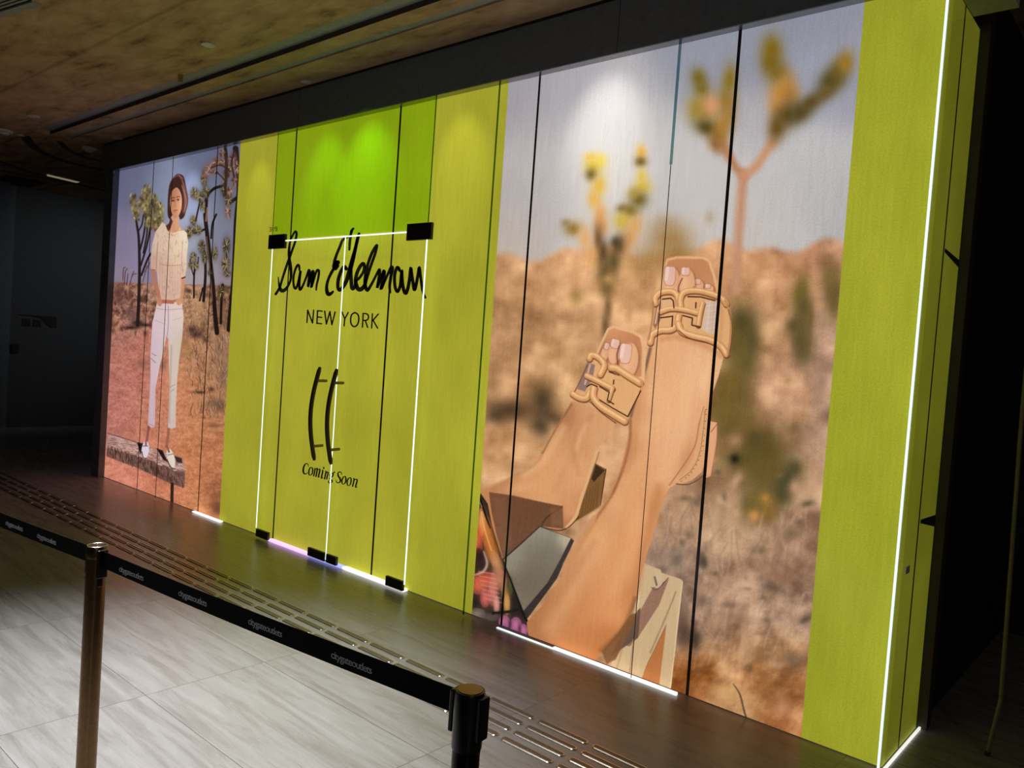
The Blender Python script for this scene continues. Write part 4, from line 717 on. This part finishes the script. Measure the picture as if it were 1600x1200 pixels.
sig = [
    (T1([(100, 830), (105, 900), (120, 980), (150, 1040), (200, 1030), (250, 970), (290, 880), (300, 780), (290, 650), (272, 540), (262, 440), (275, 320), (305, 220), (345, 140), (372, 115), (385, 160), (365, 270), (320, 400), (270, 540), (220, 680), (165, 850), (130, 970), (95, 1040), (60, 1095)]),
     [1.2, 2, 3.4, 5, 4.4, 3.2, 3, 3.6, 4, 3.6, 2.8, 2.4, 2.4, 2.4, 2.6, 3, 3, 3, 3.4, 3.2, 3, 3, 3.2, 3.4]),
    (T1([(430, 720), (425, 660), (405, 640), (370, 700), (342, 800), (335, 900), (350, 990), (375, 1005), (405, 930), (430, 820), (448, 730), (440, 800), (430, 900), (430, 1000), (445, 1025), (480, 970), (530, 850), (565, 750), (580, 720), (590, 760), (575, 880), (565, 980), (600, 860), (630, 760), (645, 740), (635, 860), (615, 990), (650, 880), (680, 780), (710, 720), (735, 740), (725, 840), (700, 950), (692, 1030)]),
     [2.4, 3, 3, 3, 2.8, 2.8, 3, 3, 2.8, 3, 3.2, 3, 3, 3.4, 3.2, 2.8, 2.8, 3, 3.2, 3.6, 3.4, 3, 3, 3.4, 3.6, 3.6, 3.2, 3, 3, 3, 3, 2.8, 2.6, 2]),
    # E
    ([(551.5, 357.5), (549, 364), (547, 376), (546, 390)], [2.6, 3.2, 3.6, 2.8]),
    ([(552.5, 357), (549, 361), (547, 368), (540, 372), (535, 376), (531, 386), (526, 398), (523, 408), (523, 412)], [2.4, 3, 2.4, 3, 3.4, 3.6, 3.6, 4, 5]),
    (T1([(1030, 600), (1000, 620), (975, 660), (990, 690), (1030, 650)]), [6, 7, 6, 6, 4]),
    (T1([(985, 670), (930, 760), (880, 870), (855, 980), (865, 1070), (890, 1100), (930, 1080), (955, 1055)]), [4, 3.8, 3.6, 4, 5, 4.8, 3.8, 2.6]),
    # d
    ([(541, 420), (538, 417), (533, 424), (529, 436), (528, 447), (530, 453), (534, 451), (540, 442), (545, 428), (550, 410), (555, 390), (559, 372), (561, 366)], [4.6, 5, 4.6, 4.6, 4.4, 4.6, 4.6, 5, 6, 6, 4.6, 4, 3.4]),
    (T2([(150, 140), (110, 300), (60, 500), (30, 640), (35, 800), (50, 930), (90, 900), (100, 830), (160, 770), (215, 680), (225, 600), (205, 570), (160, 620), (115, 720), (100, 830), (130, 930), (180, 940), (230, 880), (260, 780), (320, 600), (380, 430), (410, 310), (385, 330), (330, 430), (280, 570), (245, 720), (235, 860), (265, 955), (310, 900), (370, 790), (420, 690), (445, 660), (440, 760), (410, 920), (450, 820), (490, 720), (510, 680), (500, 790), (465, 940), (520, 820), (570, 710), (615, 620), (630, 650), (605, 780), (590, 900), (598, 985)]),
     [3.4, 4, 4.6, 5, 4.8, 5, 4, 3.6, 3.6, 3.6, 4.2, 4.4, 4.6, 4.6, 5, 5.6, 5.6, 4.6, 4.2, 3.6, 3.6, 3, 3.6, 3.8, 3.8, 4, 4.4, 4.4, 3.6, 3.2, 3.2, 3.8, 4.2, 3.2, 3.4, 4, 4.6, 5, 4, 3.4, 3.4, 3.8, 4.2, 4, 3.6, 3]),
    (T2([(735, 670), (705, 625), (675, 680), (660, 790), (672, 920), (705, 975), (740, 900), (755, 790), (765, 670), (770, 800), (790, 940), (822, 1000), (855, 920), (880, 780), (895, 630), (915, 760), (935, 900), (950, 945), (975, 860), (1000, 730), (1018, 625), (1035, 740), (1055, 900), (1075, 1000), (1105, 1060)]),
     [4, 4.2, 4, 4, 4, 4, 4, 4.2, 4, 4.4, 4.4, 4.6, 4.4, 4.4, 3.8, 4, 4.4, 4.6, 4.2, 4, 3.8, 3.6, 3.6, 3.4, 3]),
]
lettering('brand_signature', sig, 'large dark brown handwritten signature lettering across the green boards above the city name', 'lettering', boost=1.2)
def TN(P): return [(475+x/12.308, 475+y/12.308) for x, y in P]
ny = []
def seg(*P, w=2.1):
    P = TN(P)
    for i in range(len(P)-1): ny.append(([P[i], P[i+1]], w))
seg((58, 355), (73, 120), (165, 365), (187, 120)); seg((250, 375), (262, 130), (350, 138)); seg((258, 248), (340, 258)); seg((250, 370), (338, 380))
seg((400, 138), (432, 385), (500, 145), (537, 398), (600, 155)); seg((732, 155), (785, 285), (852, 165)); seg((785, 285), (773, 420))
ny.append((TN([(980, 165), (920, 205), (898, 300), (915, 395), (970, 435), (1030, 395), (1055, 300), (1040, 205), (980, 165)]), 2.3))
seg((1125, 445), (1140, 182)); ny.append((TN([(1140, 182), (1200, 188), (1238, 220), (1235, 285), (1190, 315), (1132, 312)]), 2.1)); seg((1180, 315), (1225, 450))
seg((1302, 462), (1318, 190)); seg((1430, 195), (1330, 312), (1418, 465))
def centre(q): return sum(p[0] for p in q[0])/len(q[0])
lettering('word_lettering', [q for q in ny if centre(q) < 527], 'thin dark capital word NEW under the signature', 'lettering')
lettering('word_lettering', [q for q in ny if centre(q) > 527], 'thin dark capital word YORK under the signature', 'lettering')
def TC(P): return [(465+x/16, 715+y/16) for x, y in P]
cs = [([(275, 220), (255, 160), (205, 155), (160, 220), (142, 310), (155, 385), (205, 410), (250, 375)], [.8, 1.2, 1.6, 2.4, 2.6, 2.4, 1.4, 1]),
      ([(350, 245), (310, 260), (283, 350), (290, 425), (320, 440), (360, 410), (380, 320), (365, 255), (350, 245)], [1, 1.8, 2.2, 1.8, 1, 1.8, 2.2, 1.8, 1]),
      ([(420, 270), (438, 290), (405, 455)], [.8, 2, 2.2]), ([(425, 330), (470, 275), (495, 290), (462, 470)], [.8, 1.2, 2.2, 2.2]), ([(480, 350), (530, 290), (560, 310), (525, 460), (530, 490), (550, 475)], [.8, 1.2, 2.2, 2.2, 1.6, .8]),
      ([(608, 320), (632, 330), (600, 490), (608, 515), (630, 500)], [.8, 2, 2.2, 1.8, .8]), ([(655, 250), (655, 270)], [2.2, 2.2]),
      ([(695, 340), (712, 355), (675, 530)], [.8, 2, 2.2]), ([(700, 420), (745, 360), (765, 385), (730, 520), (738, 540)], [.8, 1.2, 2, 2, 1]),
      ([(860, 385), (825, 410), (815, 470), (840, 495), (880, 460), (888, 410), (860, 385)], [1, 1.8, 1.8, 1, 1.8, 1.8, 1]), ([(885, 400), (920, 365)], [1, 2.2]), ([(820, 490), (800, 530), (850, 560), (865, 600), (820, 635), (775, 615), (780, 570)], [1, 1.6, 2.2, 1.8, 1.4, 1.6, 1]),
      ([(1105, 425), (1090, 370), (1045, 360), (1010, 400), (1020, 460), (1065, 530), (1065, 600), (1020, 630), (975, 610), (965, 560)], [.8, 1.2, 1.6, 2, 2.4, 2.6, 2.2, 1.6, 1.2, .8]),
      ([(1185, 470), (1145, 490), (1110, 570), (1118, 645), (1150, 665), (1190, 630), (1210, 550), (1200, 480), (1185, 470)], [1, 1.8, 2.2, 1.8, 1, 1.8, 2.2, 1.8, 1]),
      ([(1315, 500), (1275, 520), (1240, 600), (1248, 680), (1280, 700), (1320, 665), (1340, 580), (1330, 510), (1315, 500)], [1, 1.8, 2.2, 1.8, 1, 1.8, 2.2, 1.8, 1]),
      ([(1390, 525), (1415, 540), (1378, 715)], [.8, 2, 2.2]), ([(1395, 610), (1450, 540), (1490, 570), (1455, 710), (1460, 745), (1490, 730)], [.8, 1.2, 2.2, 2.2, 1.6, .8])]
cs = [(TC(P), wd) for P, wd in cs]
lettering('word_lettering', [q for q in cs if centre(q) < 523.5], 'small dark italic word Coming below the door handles', 'lettering')
lettering('word_lettering', [q for q in cs if centre(q) > 523.5], 'small dark italic word Soon below the door handles', 'lettering')

# ------------------------------------------------------------------ shopfront glass
YG0, YG1 = -.060, -.050
def pane(parent, x0, x1, z0, z1, mat='glass', name='glass_pane'):
    return MB().box(x0, x1, YG0, YG1, z0, z1).obj(name, MAT[mat], parent)
def window(name, x0, x1, z0, z1, mat='glass'):
    e = empty(name, ((x0+x1)/2, YG0, z0)); struct(e)
    o = MB().box(x0-(x0+x1)/2+.002, x1-(x0+x1)/2-.002, 0, .010, 0, z1-z0).obj('glass_pane', MAT[mat], e); return e
def seal(e, x, z0, z1, wd, mat):
    o = MB().box(x-wd/2, x+wd/2, YG0-.001, YG0+.0015, z0, z1).obj('seal', MAT[mat], e)
    o.location = (-e.location[0], -e.location[1], -e.location[2]); return o
GT = 3.199
w1 = window('window_1', -8.605, -7.306, .012, GT); seal(w1, -7.306, .012, GT, .007, 'seam')
w2 = window('window_2', -7.306, -5.575, .012, GT); seal(w2, -5.571, 2.40, GT, .007, 'seal')
w3 = window('window_3', -5.566, -3.785, 2.36, GT, 'green_glass')
w4 = window('window_4', -3.78, -3.240, .012, GT); seal(w4, -3.240, .012, GT, .012, 'seal'); seal(w4, -3.782, 2.40, GT, .009, 'seal')
w5 = window('window_5', -3.240, -2.05, .012, GT); seal(w5, -2.05, 2.588, GT, .015, 'teal'); seal(w5, -2.05, .012, 2.588, .0035, 'seam')
w6 = window('window_6', -2.05, -.862, .012, GT)
w7 = empty('window_7', (-.855, -.05, .012)); struct(w7)
MB().box(-.004, .006, .01, .585, 0, GT-.012).obj('glass_pane', MAT['glass'], w7)

# doors
def door(name, x0, x1, hx, side):
    e = empty(name, (x0 if side < 0 else x1, (YG0+YG1)/2, .03)); struct(e)
    ox = -e.location[0]; oy = -e.location[1]; oz = -e.location[2]
    def put(o): o.location = (ox, oy, oz); return o
    put(MB().box(x0+.003, x1-.003, YG0, YG1, .03, 2.338).obj('glass_pane', MAT['glass'], e))
    # patch fittings
    if side < 0:
        fit = [(x0-.06, x0+.165, 2.288, 2.398), (x0+.0, x0+.17, -.0+.014, .075), (x1-.21, x1-.004, .016, .078)]
    else:
        fit = [(x1-.185, x1+.048, 2.290, 2.398), (x1-.172, x1-.004, .014, .078), (x0+.004, x0+.12, .016, .078)]
    for a, b, c, d in fit:
        put(MB().box(a, b, YG0-.006, YG1+.006, c, d).obj('patch_fitting', MAT['black'], e, bevel=.002))
    # bowed pull handle on two standoffs
    n = 25; pts = []
    for i in range(n):
        t = i/(n-1); z = .742+t*(1.410-.742); y = -.134-.056*math.sin(math.pi*t)
        pts.append((hx+.028, y, z))
    h = put(MB().tube(pts, [.010]+[.0155]*(n-2)+[.010], 14, (0, 1, 0)).obj('handle', MAT['handle'], e, smooth=True))
    for z in (.842, 1.312):
        t = (z-.742)/(1.410-.742); yb = -.134-.056*math.sin(math.pi*t)
        MB().tube([(hx+.010, YG0+.001, z), (hx+.024, yb+.008, z)], .0105, 12).obj('standoff', MAT['brass'], h, smooth=True)
    return e
door('door_1', -5.555, -4.640, -4.764, -1)
door('door_2', -4.628, -3.793, -4.566, 1)
# emissive strips imitating light carried to the edges of the glass doors
def strip(x0, x1, z0, z1, mat, label, y0=YG0-.0005, y1=YG0+.003, name='glow_strip'):
    o = MB().box(x0, x1, y0, y1, z0, z1).obj(name, MAT[mat]); tag(o, label, 'glow strip'); return o
strip(-5.5665, -5.5575, .08, 2.287, 'edge', 'glowing white line down the left edge of the glass doors')
strip(-4.6375, -4.6305, .03, 2.338, 'edge', 'glowing white line between the two glass doors')
strip(-3.7885, -3.7785, .06, 2.289, 'edge', 'glowing white line down the right edge of the glass doors')
strip(-5.385, -3.980, 2.341, 2.350, 'edge', 'glowing white horizontal line along the top of the glass doors')
strip(-5.40, -4.86, .006, .022, 'pink', 'pink glowing floor line under the left glass door', -.050, -.012)
strip(-4.86, -4.45, .006, .020, 'blue', 'violet glowing floor line under the meeting point of the doors', -.050, -.012)
strip(-4.45, -3.80, .006, .022, 'led', 'white glowing floor line under the right glass door', -.050, -.012)
strip(-6.62, -6.14, .006, .016, 'led', 'short white glowing floor line below the tree trunk edge of the person picture', -.048, -.020)
strip(-2.98, -2.56, .001, .006, 'edge', 'thin glowing floor line below the floral dress', -.048, -.036)
strip(-2.56, -1.80, .003, .016, 'led', 'long white glowing floor line below the crossed legs', -.048, -.032)
strip(-.8725, -.8645, .012, GT, 'edge', 'tall glowing white line up the right corner of the shopfront', -.058, -.047)  # emission imitates light caught in the corner glass edge
strip(-.862, -.853, .001, .010, 'led', 'white glowing floor line along the right return', -.03, .56)
# shop number on the glass
num = []
for k, P in enumerate(([[(0, 0), (4, 0), (4, 4), (1, 4)], [(4, 4), (4, 8), (0, 8)]], [[(2, 0), (2, 8)]], [[(4, 4), (0, 4), (0, 0), (4, 0), (4, 8), (0, 8)]])):
    for q in P: num.append(([(431.5+k*4.4+a*.75, 357.5-k*.3+b*.72) for a, b in q], .8))
num2 = []
for P, wd in num:
    for i in range(len(P)-1): num2.append(([P[i], P[i+1]], wd))
lettering('shop_number', num2, 'tiny dark number 319 above the left door patch', 'number', -.0618, -.0603)

# ------------------------------------------------------------------ fascia, soffits, jambs
struct(MB().box(-8.90, -.70, -.064, -.054, 3.200, 3.478).obj('trim_2', MAT['fascia']))
struct(MB().box(-8.90, -.70, -.054, .045, 3.2005, 3.208).obj('trim_3', MAT['under']))
struct(MB().box(-8.90, -.70, -.056, -.050, 3.478, 3.53).obj('trim_4', MAT['seam']))
struct(MB().box(-8.80, -8.612, -.062, .045, 0, 3.1995).obj('trim_5', MAT['jamb']))
struct(MB().box(-.87, -.70, .045, .385, 3.205, 3.24).obj('trim_6', MAT['white']))
struct(MB().box(-.885, -.83, .545, .63, 0, 3.3).obj('trim_7', MAT['bronze']))
for x in (-2.42, -5.3): struct(MB().box(x-.0015, x+.0015, -.0648, -.0635, 3.203, 3.476).obj('trim_8', MAT['seam']))
bo = MB().box(-8.600, -8.590, -.070, -.062, 3.165, 3.185).obj('corner_clip', MAT['white']); tag(bo, 'tiny white clip at the top left corner of the shopfront glass', 'clip')
st = MB().box(-.8530, -.8488, .02, .075, .815, .845).obj('glass_sticker', MAT['white']); tag(st, 'small white sticker low on the corner glass at the right', 'sticker')
for (z, x0, y0, y1, hh) in ((2.17, -.868, .252, .52, .035), (1.0, -.868, .26, .52, .05)):
    m = MB(); m.v = [(x0, y0, z+.012), (x0, y0, z-.004), (x0, y1, z+hh*.5-.02), (x0, y1, z-hh), (x0+.002, y0, z+.012), (x0+.002, y0, z-.004), (x0+.002, y1, z+hh*.5-.02), (x0+.002, y1, z-hh)]
    m.f = [(0, 1, 3, 2), (4, 6, 7, 5), (0, 4, 5, 1), (2, 3, 7, 6), (0, 2, 6, 4), (1, 5, 7, 3)]
    o = m.obj('loose_tape', MAT['bronze']); tag(o, 'dark strap of loose tape on the green return, '+('upper one' if z > 1.5 else 'lower one'), 'tape')

# ------------------------------------------------------------------ shell
XF = -13.09
struct(MB().box(XF-.6, 5, -7, 9, -.1, 0).obj('floor', MAT['floor']))
c = MB(); ZC = 3.5
c.box(XF-.6, -9.05, -.67, -.33, ZC, ZC+.12)                   # beyond the slot ends
c.box(XF-.6, 5, -7, -.67, ZC, ZC+.12); c.box(-9.05, 5, -.522, -.402, ZC, ZC+.12); c.box(XF-.6, 5, -.335, 9, ZC, ZC+.12)
struct(c.obj('ceiling', MAT['ceil']))
struct(MB().box(-9.05, 5, -.67, -.522, ZC+.034, ZC+.119).obj('trim_9', MAT['slot']))
struct(MB().box(-9.05, 5, -.402, -.335, ZC+.012, ZC+.119).obj('trim_9', MAT['slot']))
struct(MB().box(-9.05, 5, -.5235, -.522, ZC+.001, ZC+.034).obj('trim_9', MAT['bronze']))
struct(MB().box(XF-.4, XF, .40, 9, 0, ZC).obj('wall_left', MAT['wall']))
struct(MB().box(XF-.4, XF+.35, -1.2, .22, 0, ZC).obj('wall_far_left', MAT['pier']))
struct(MB().box(XF-.4, XF, .22, .40, 0, ZC).obj('trim_10', MAT['pier']))
struct(MB().box(XF-.6, XF-.4, -7, 9, 0, ZC).obj('wall_end', MAT['dark']))
struct(MB().box(-.87, 5, 2.6, 2.7, 0, ZC).obj('wall_right', MAT['dark']))
struct(MB().box(-.90, -.87, .66, 2.6, 0, ZC).obj('wall_inner', MAT['dark']))
struct(MB().box(4.9, 5, -7, 2.6, 0, ZC).obj('wall_side', MAT['dark']))
struct(MB().box(XF-.6, 5, -7.1, -7, 0, ZC).obj('wall_front', MAT['dark']))
struct(MB().box(-8.87, -8.80, .0, 9, 0, ZC).obj('wall_shop', MAT['wall']))
# curved joints in the ceiling
def arc(P, wd, mat='bronze', z=ZC-.004, name='trim_11'):
    Q = spline([(x, y) for x, y in P], 8, False); T = np.gradient(Q, axis=0); T /= np.linalg.norm(T, axis=1)[:, None]; Nn = np.column_stack([-T[:, 1], T[:, 0]])
    r = []
    for q, n in zip(Q, Nn):
        a = q+n*wd/2; b = q-n*wd/2; r.append([(a[0], a[1], z), (b[0], b[1], z), (b[0], b[1], z+.005), (a[0], a[1], z+.005)])
    return struct(MB().rings(r).obj(name, MAT[mat]))
arc([(-9.36, -.66), (-9.75, -.48), (-10.05, -.28), (-10.30, .0), (-10.37, .30), (-10.30, .7), (-10.1, 1.1)], .10)
arc([(-9.26, -.36), (-9.60, -.16), (-9.80, .05), (-9.84, .25), (-9.78, .6)], .06)
arc([(-11.10, -.60), (-11.30, -.25), (-11.53, .0), (-11.66, .33), (-11.80, .74), (-11.94, 1.26), (-12.0, 1.8)], .07)
arc([(-11.8, -.5), (-11.95, -.13), (-11.9, .2), (-11.80, .60), (-11.85, .9)], .07)
struct(MB().box(-12.9, -12.2, .0, .5, ZC-.01, ZC-.001).obj('trim_12', MAT['seam']))
lf = MB(); lf.v = [(-11.50, .27, ZC-.009), (-11.60, .30, ZC-.009), (-11.70, .70, ZC-.009), (-11.60, .70, ZC-.009), (-11.50, .27, ZC-.0045), (-11.60, .30, ZC-.0045), (-11.70, .70, ZC-.0045), (-11.60, .70, ZC-.0045)]
lf.f = [(0, 1, 2, 3), (4, 7, 6, 5), (0, 4, 5, 1), (1, 5, 6, 2), (2, 6, 7, 3), (3, 7, 4, 0)]
tag(lf.obj('linear_ceiling_light', emis('dim_linear_light', (190, 180, 150), .35)), 'dim narrow linear light set in the far curved ceiling joint', 'ceiling light')
# air grille, top left
g = empty('air_grille', (-5.75, -1.93, ZC)); tag(g, 'pale slatted air grille in the ceiling at the upper left', 'air grille')
g.rotation_euler = (0, 0, math.radians(10))
MB().box(-.60, .34, .02, .075, -.012, -.001).obj('frame', MAT['slot'], g)
for k in range(6): MB().box(-.60, .34, -.028*k-.016, -.028*k-.002, -.010, -.001).obj('slat', MAT['slot'], g)
MB().box(-.60, .34, -.17, .02, -.0008, -.0002).obj('backing', MAT['seam'], g)

# ceiling discs
def disc(x, y, r, label):
    o = MB().lathe([(r*.97, -.001), (r, -.004), (r*.96, -.008), (r*.5, -.009)], 32).obj('ceiling_disc', MAT['white'], smooth=True)
    o.location = (x, y, ZC); tag(o, label, 'ceiling disc', 'flush white ceiling discs')
disc(-5.113, -.902, .045, 'flush white ceiling disc nearest the camera, right of the yellow tag')
disc(-5.148, -.119, .040, 'flush white ceiling disc near the fascia above the green boards')
disc(-8.40, -.886, .055, 'flush white ceiling disc left of the slot ends')
disc(-8.454, -.105, .055, 'flush white ceiling disc near the left end of the fascia')
disc(-9.40, -.683, .04, 'smallest white ceiling disc beside the left smoke detector')
def detector(x, y, label):
    e = empty('smoke_detector', (x, y, ZC)); tag(e, label, 'smoke detector', 'ceiling smoke detectors')
    MB().lathe([(.075, -.001), (.078, -.006), (.074, -.022), (.066, -.028)], 32).obj('base', MAT['white'], e, smooth=True)
    MB().lathe([(.045, -.028), (.046, -.034), (.040, -.046), (.02, -.05)], 24).obj('sensor_cap', MAT['white'], e, smooth=True)
detector(-9.34, -.85, 'white domed smoke detector at the far left of the ceiling')
detector(-9.25, -.07, 'white domed smoke detector just left of the fascia end')
tg = MB().box(-.02, .02, -.002, .0, -.055, -.001).obj('hanging_tag', MAT['tagm']); tg.location = (-5.90, -.70, ZC); tg.rotation_euler = (0, 0, .6); tag(tg, 'small yellowish paper tag hanging from the ceiling by the slot', 'tag')

# toilet direction sign on the far wall (dark silhouettes)
e = empty('direction_sign', (XF+.001, .75, 1.6)); tag(e, 'black direction sign with a long bar, wedge and two pictogram squares on the far wall', 'sign')
m = MB(); P = [(.485, 1.660), (1.01, 1.668), (1.015, 1.503), (.93, 1.500), (.87, 1.55), (.80, 1.628), (.70, 1.650), (.485, 1.653)]
P = [(y-.75, z-1.6) for y, z in P]
m.v = [(.008, y, z) for y, z in P]+[(0, y, z) for y, z in P]; n = len(P); m.f = [tuple(range(n)), tuple(range(2*n-1, n-1, -1))]+[(i, n+i, n+(i+1) % n, (i+1) % n) for i in range(n)]
m.obj('arrow_bar', MAT['rubber'], e)
for y0 in (.552, .698):
    q = MB().box(0, .008, y0-.75, y0-.75+.105, -.098, .004).obj('pictogram_square', MAT['rubber'], e)
bx_ = MB().box(XF, XF+.03, .428, .516, 1.105, 1.228).obj('wall_switch_box', MAT['rubber']); tag(bx_, 'small black box on the far wall below the direction sign', 'switch box')

# ------------------------------------------------------------------ tactile guide bars
def bar_parts():
    n = 12; L, Wd = .268, .036
    def cap(rx, wy, z):
        out = []
        for s in (1, -1):
            for k in range(n+1):
                a = -math.pi/2+math.pi*k/n
                out.append((s*((L-Wd)/2+rx*math.cos(a)), s*wy*math.sin(a), z))
        return out
    a = MB().rings([cap(.018, .018, 0), cap(.018, .018, .002), cap(.0145, .0145, .0048)]); a.v = [(x, y, z) for x, y, z in a.v]
    me = a.mesh('guide_bar', False)
    b = MB().rings([cap(.0105, .0105, .0047), cap(.0095, .0095, .0054)]); me2 = b.mesh('insert', False)
    return me, me2
bm1, bm2 = bar_parts(); bm1.materials.append(MAT['steel']); bm2.materials.append(MAT['insert'])
rows = [(-.765, 'in the row nearest the shopfront'), (-.845, 'in the second row from the shopfront'), (-.925, 'in the third row from the shopfront'), (-1.003, 'in the row farthest from the shopfront')]
for y, wh in rows:
    for k in range(-3, 29):
        x = -1.945-.2905*k+(-.003 if y < -.9 else 0)
        o = bpy.data.objects.new('tactile_guide_bar', bm1); COL.objects.link(o); o.location = (x, y, .0002)
        tag(o, 'rounded steel tactile guide bar on the floor '+wh, 'tactile bar', 'tactile guide bars '+wh)
        c2 = bpy.data.objects.new('insert', bm2); COL.objects.link(c2); c2.parent = o

# ------------------------------------------------------------------ queue barrier
def post(x, y, label, gold, ang):
    e = empty('barrier_post', (x, y, 0), ang); tag(e, label, 'barrier post', 'queue barrier posts')
    MB().lathe([(.165, 0), (.168, .006), (.160, .014), (.06, .030), (.034, .036)], 48).obj('base', MAT['post'], e, smooth=True)
    MB().lathe([(.030, .03), (.030, .785 if gold else .862)], 40).obj('pole', MAT['darkpost' if gold else 'post'], e, smooth=True)  # dark variant of the bronze imitates dark reflections in the gold-capped post
    if gold:
        MB().lathe([(.0315, .775), (.0325, .780), (.0325, .893), (.0310, .898), (.0275, .898)], 40).obj('head', MAT['plastic'], e, smooth=True)
        MB().lathe([(.0268, .8975), (.0268, .8995), (.010, .900)], 40).obj('cap_disc', MAT['gold'], e, smooth=True)
    else:
        MB().lathe([(.0305, .862), (.0312, .866), (.0312, .896), (.0300, .899), (.0262, .899)], 40).obj('head', MAT['post'], e, smooth=True)
        MB().lathe([(.0292, .8985), (.0300, .9005), (.0285, .9015), (.0268, .9005), (.0268, .8985)], 40).obj('rim', MAT['steel'], e, smooth=True)
        MB().lathe([(.0262, .8985), (.0262, .8975), (.010, .8975)], 40).obj('cap_disc', MAT['bronze'], e, smooth=True)
    for s in (-1, 1):
        MB().box(s*.030 if s > 0 else -.042, .042 if s > 0 else -.030, -.016, .016, .802, .892).obj('belt_clip', MAT['plastic'], e, bevel=.003)
        o = MB().box(s*.028-.005, s*.028+.005, -.009, .009, .770, .862).obj('slot_cover', MAT['plastic'], e, bevel=.004)
    return e
PA, PB, PC = (-2.618, -2.448), (-1.101, -2.295), (-4.14, -2.60)
aAB = math.atan2(PB[1]-PA[1], PB[0]-PA[0])
post(PB[0], PB[1], 'black headed queue barrier post with gold cap, at the bottom right of the floor', True, aAB)
post(PA[0], PA[1], 'bronze steel queue barrier post in the left foreground', False, aAB)
post(PC[0], PC[1], 'bronze steel queue barrier post beyond the left picture edge', False, aAB)
def belt(A_, B_, words, label):
    L = math.hypot(B_[0]-A_[0], B_[1]-A_[1]); ang = math.atan2(B_[1]-A_[1], B_[0]-A_[0])
    e = MB()
    r = []
    for k in range(25):
        t = k/24; x = .0425+t*(L-.085); sag = .006*math.sin(math.pi*t)
        r.append([(x, -.0008, .836-sag), (x, .0008, .836-sag), (x, .0008, .889-sag), (x, -.0008, .889-sag)])
    e.rings(r); o = e.obj('barrier_belt', MAT['belt']); o.location = (A_[0], A_[1], 0); o.rotation_euler = (0, 0, ang)
    tag(o, label, 'barrier belt', 'queue barrier belts')
    for t in words:
        w_ = link('printed_word', WORD, None, o); w_.location = (t, -.0011, .847); w_.rotation_euler = (math.pi/2, 0, 0)
    return o
tx = bpy.data.curves.new('word', 'FONT'); tx.body = 'citygateoutlets'; tx.size = .0255; tx.space_character = .84; tx.extrude = .0001; tx.resolution_u = 3
to = bpy.data.objects.new('word', tx); COL.objects.link(to); bpy.context.view_layer.update()
WORD = bpy.data.meshes.new_from_object(to.evaluated_get(bpy.context.evaluated_depsgraph_get())); WORD.name = 'printed_word'
bpy.data.objects.remove(to)
xs_ = [v.co.x for v in WORD.vertices]; sc = .137/(max(xs_)-min(xs_))
for v in WORD.vertices: v.co.x = (v.co.x-min(xs_))*sc
WORD.materials.clear(); WORD.materials.append(MAT['word'])
belt(PA, PB, [.140, .461, .783, 1.103], 'black belt printed citygateoutlets stretched between the two visible barrier posts')
belt(PC, PA, [.235, .556, .878, 1.125], 'black belt printed citygateoutlets running from the left post out of the picture')

# slim bent pole at the right edge
pp = [(-.575, .50, .0), (-.562, .50, .12), (-.545, .50, .26), (-.549, .50, .5), (-.556, .50, .9), (-.566, .50, 1.4), (-.570, .50, 1.9), (-.572, .50, 2.5)]
e = empty('slim_pole', (-.56, .50, 0)); tag(e, 'slim olive bent pole standing on the floor at the dark right edge', 'pole')
o = MB().tube(pp, .009, 12, (0, 1, 0)).obj('tube', MAT['olive'], e, smooth=True); o.location = (.56, -.50, 0)
o = MB().tube([(-.575, .50, 0), (-.573, .50, .02)], .0115, 12, (0, 1, 0)).obj('rubber_foot', MAT['rubber'], e); o.location = (.56, -.50, 0)
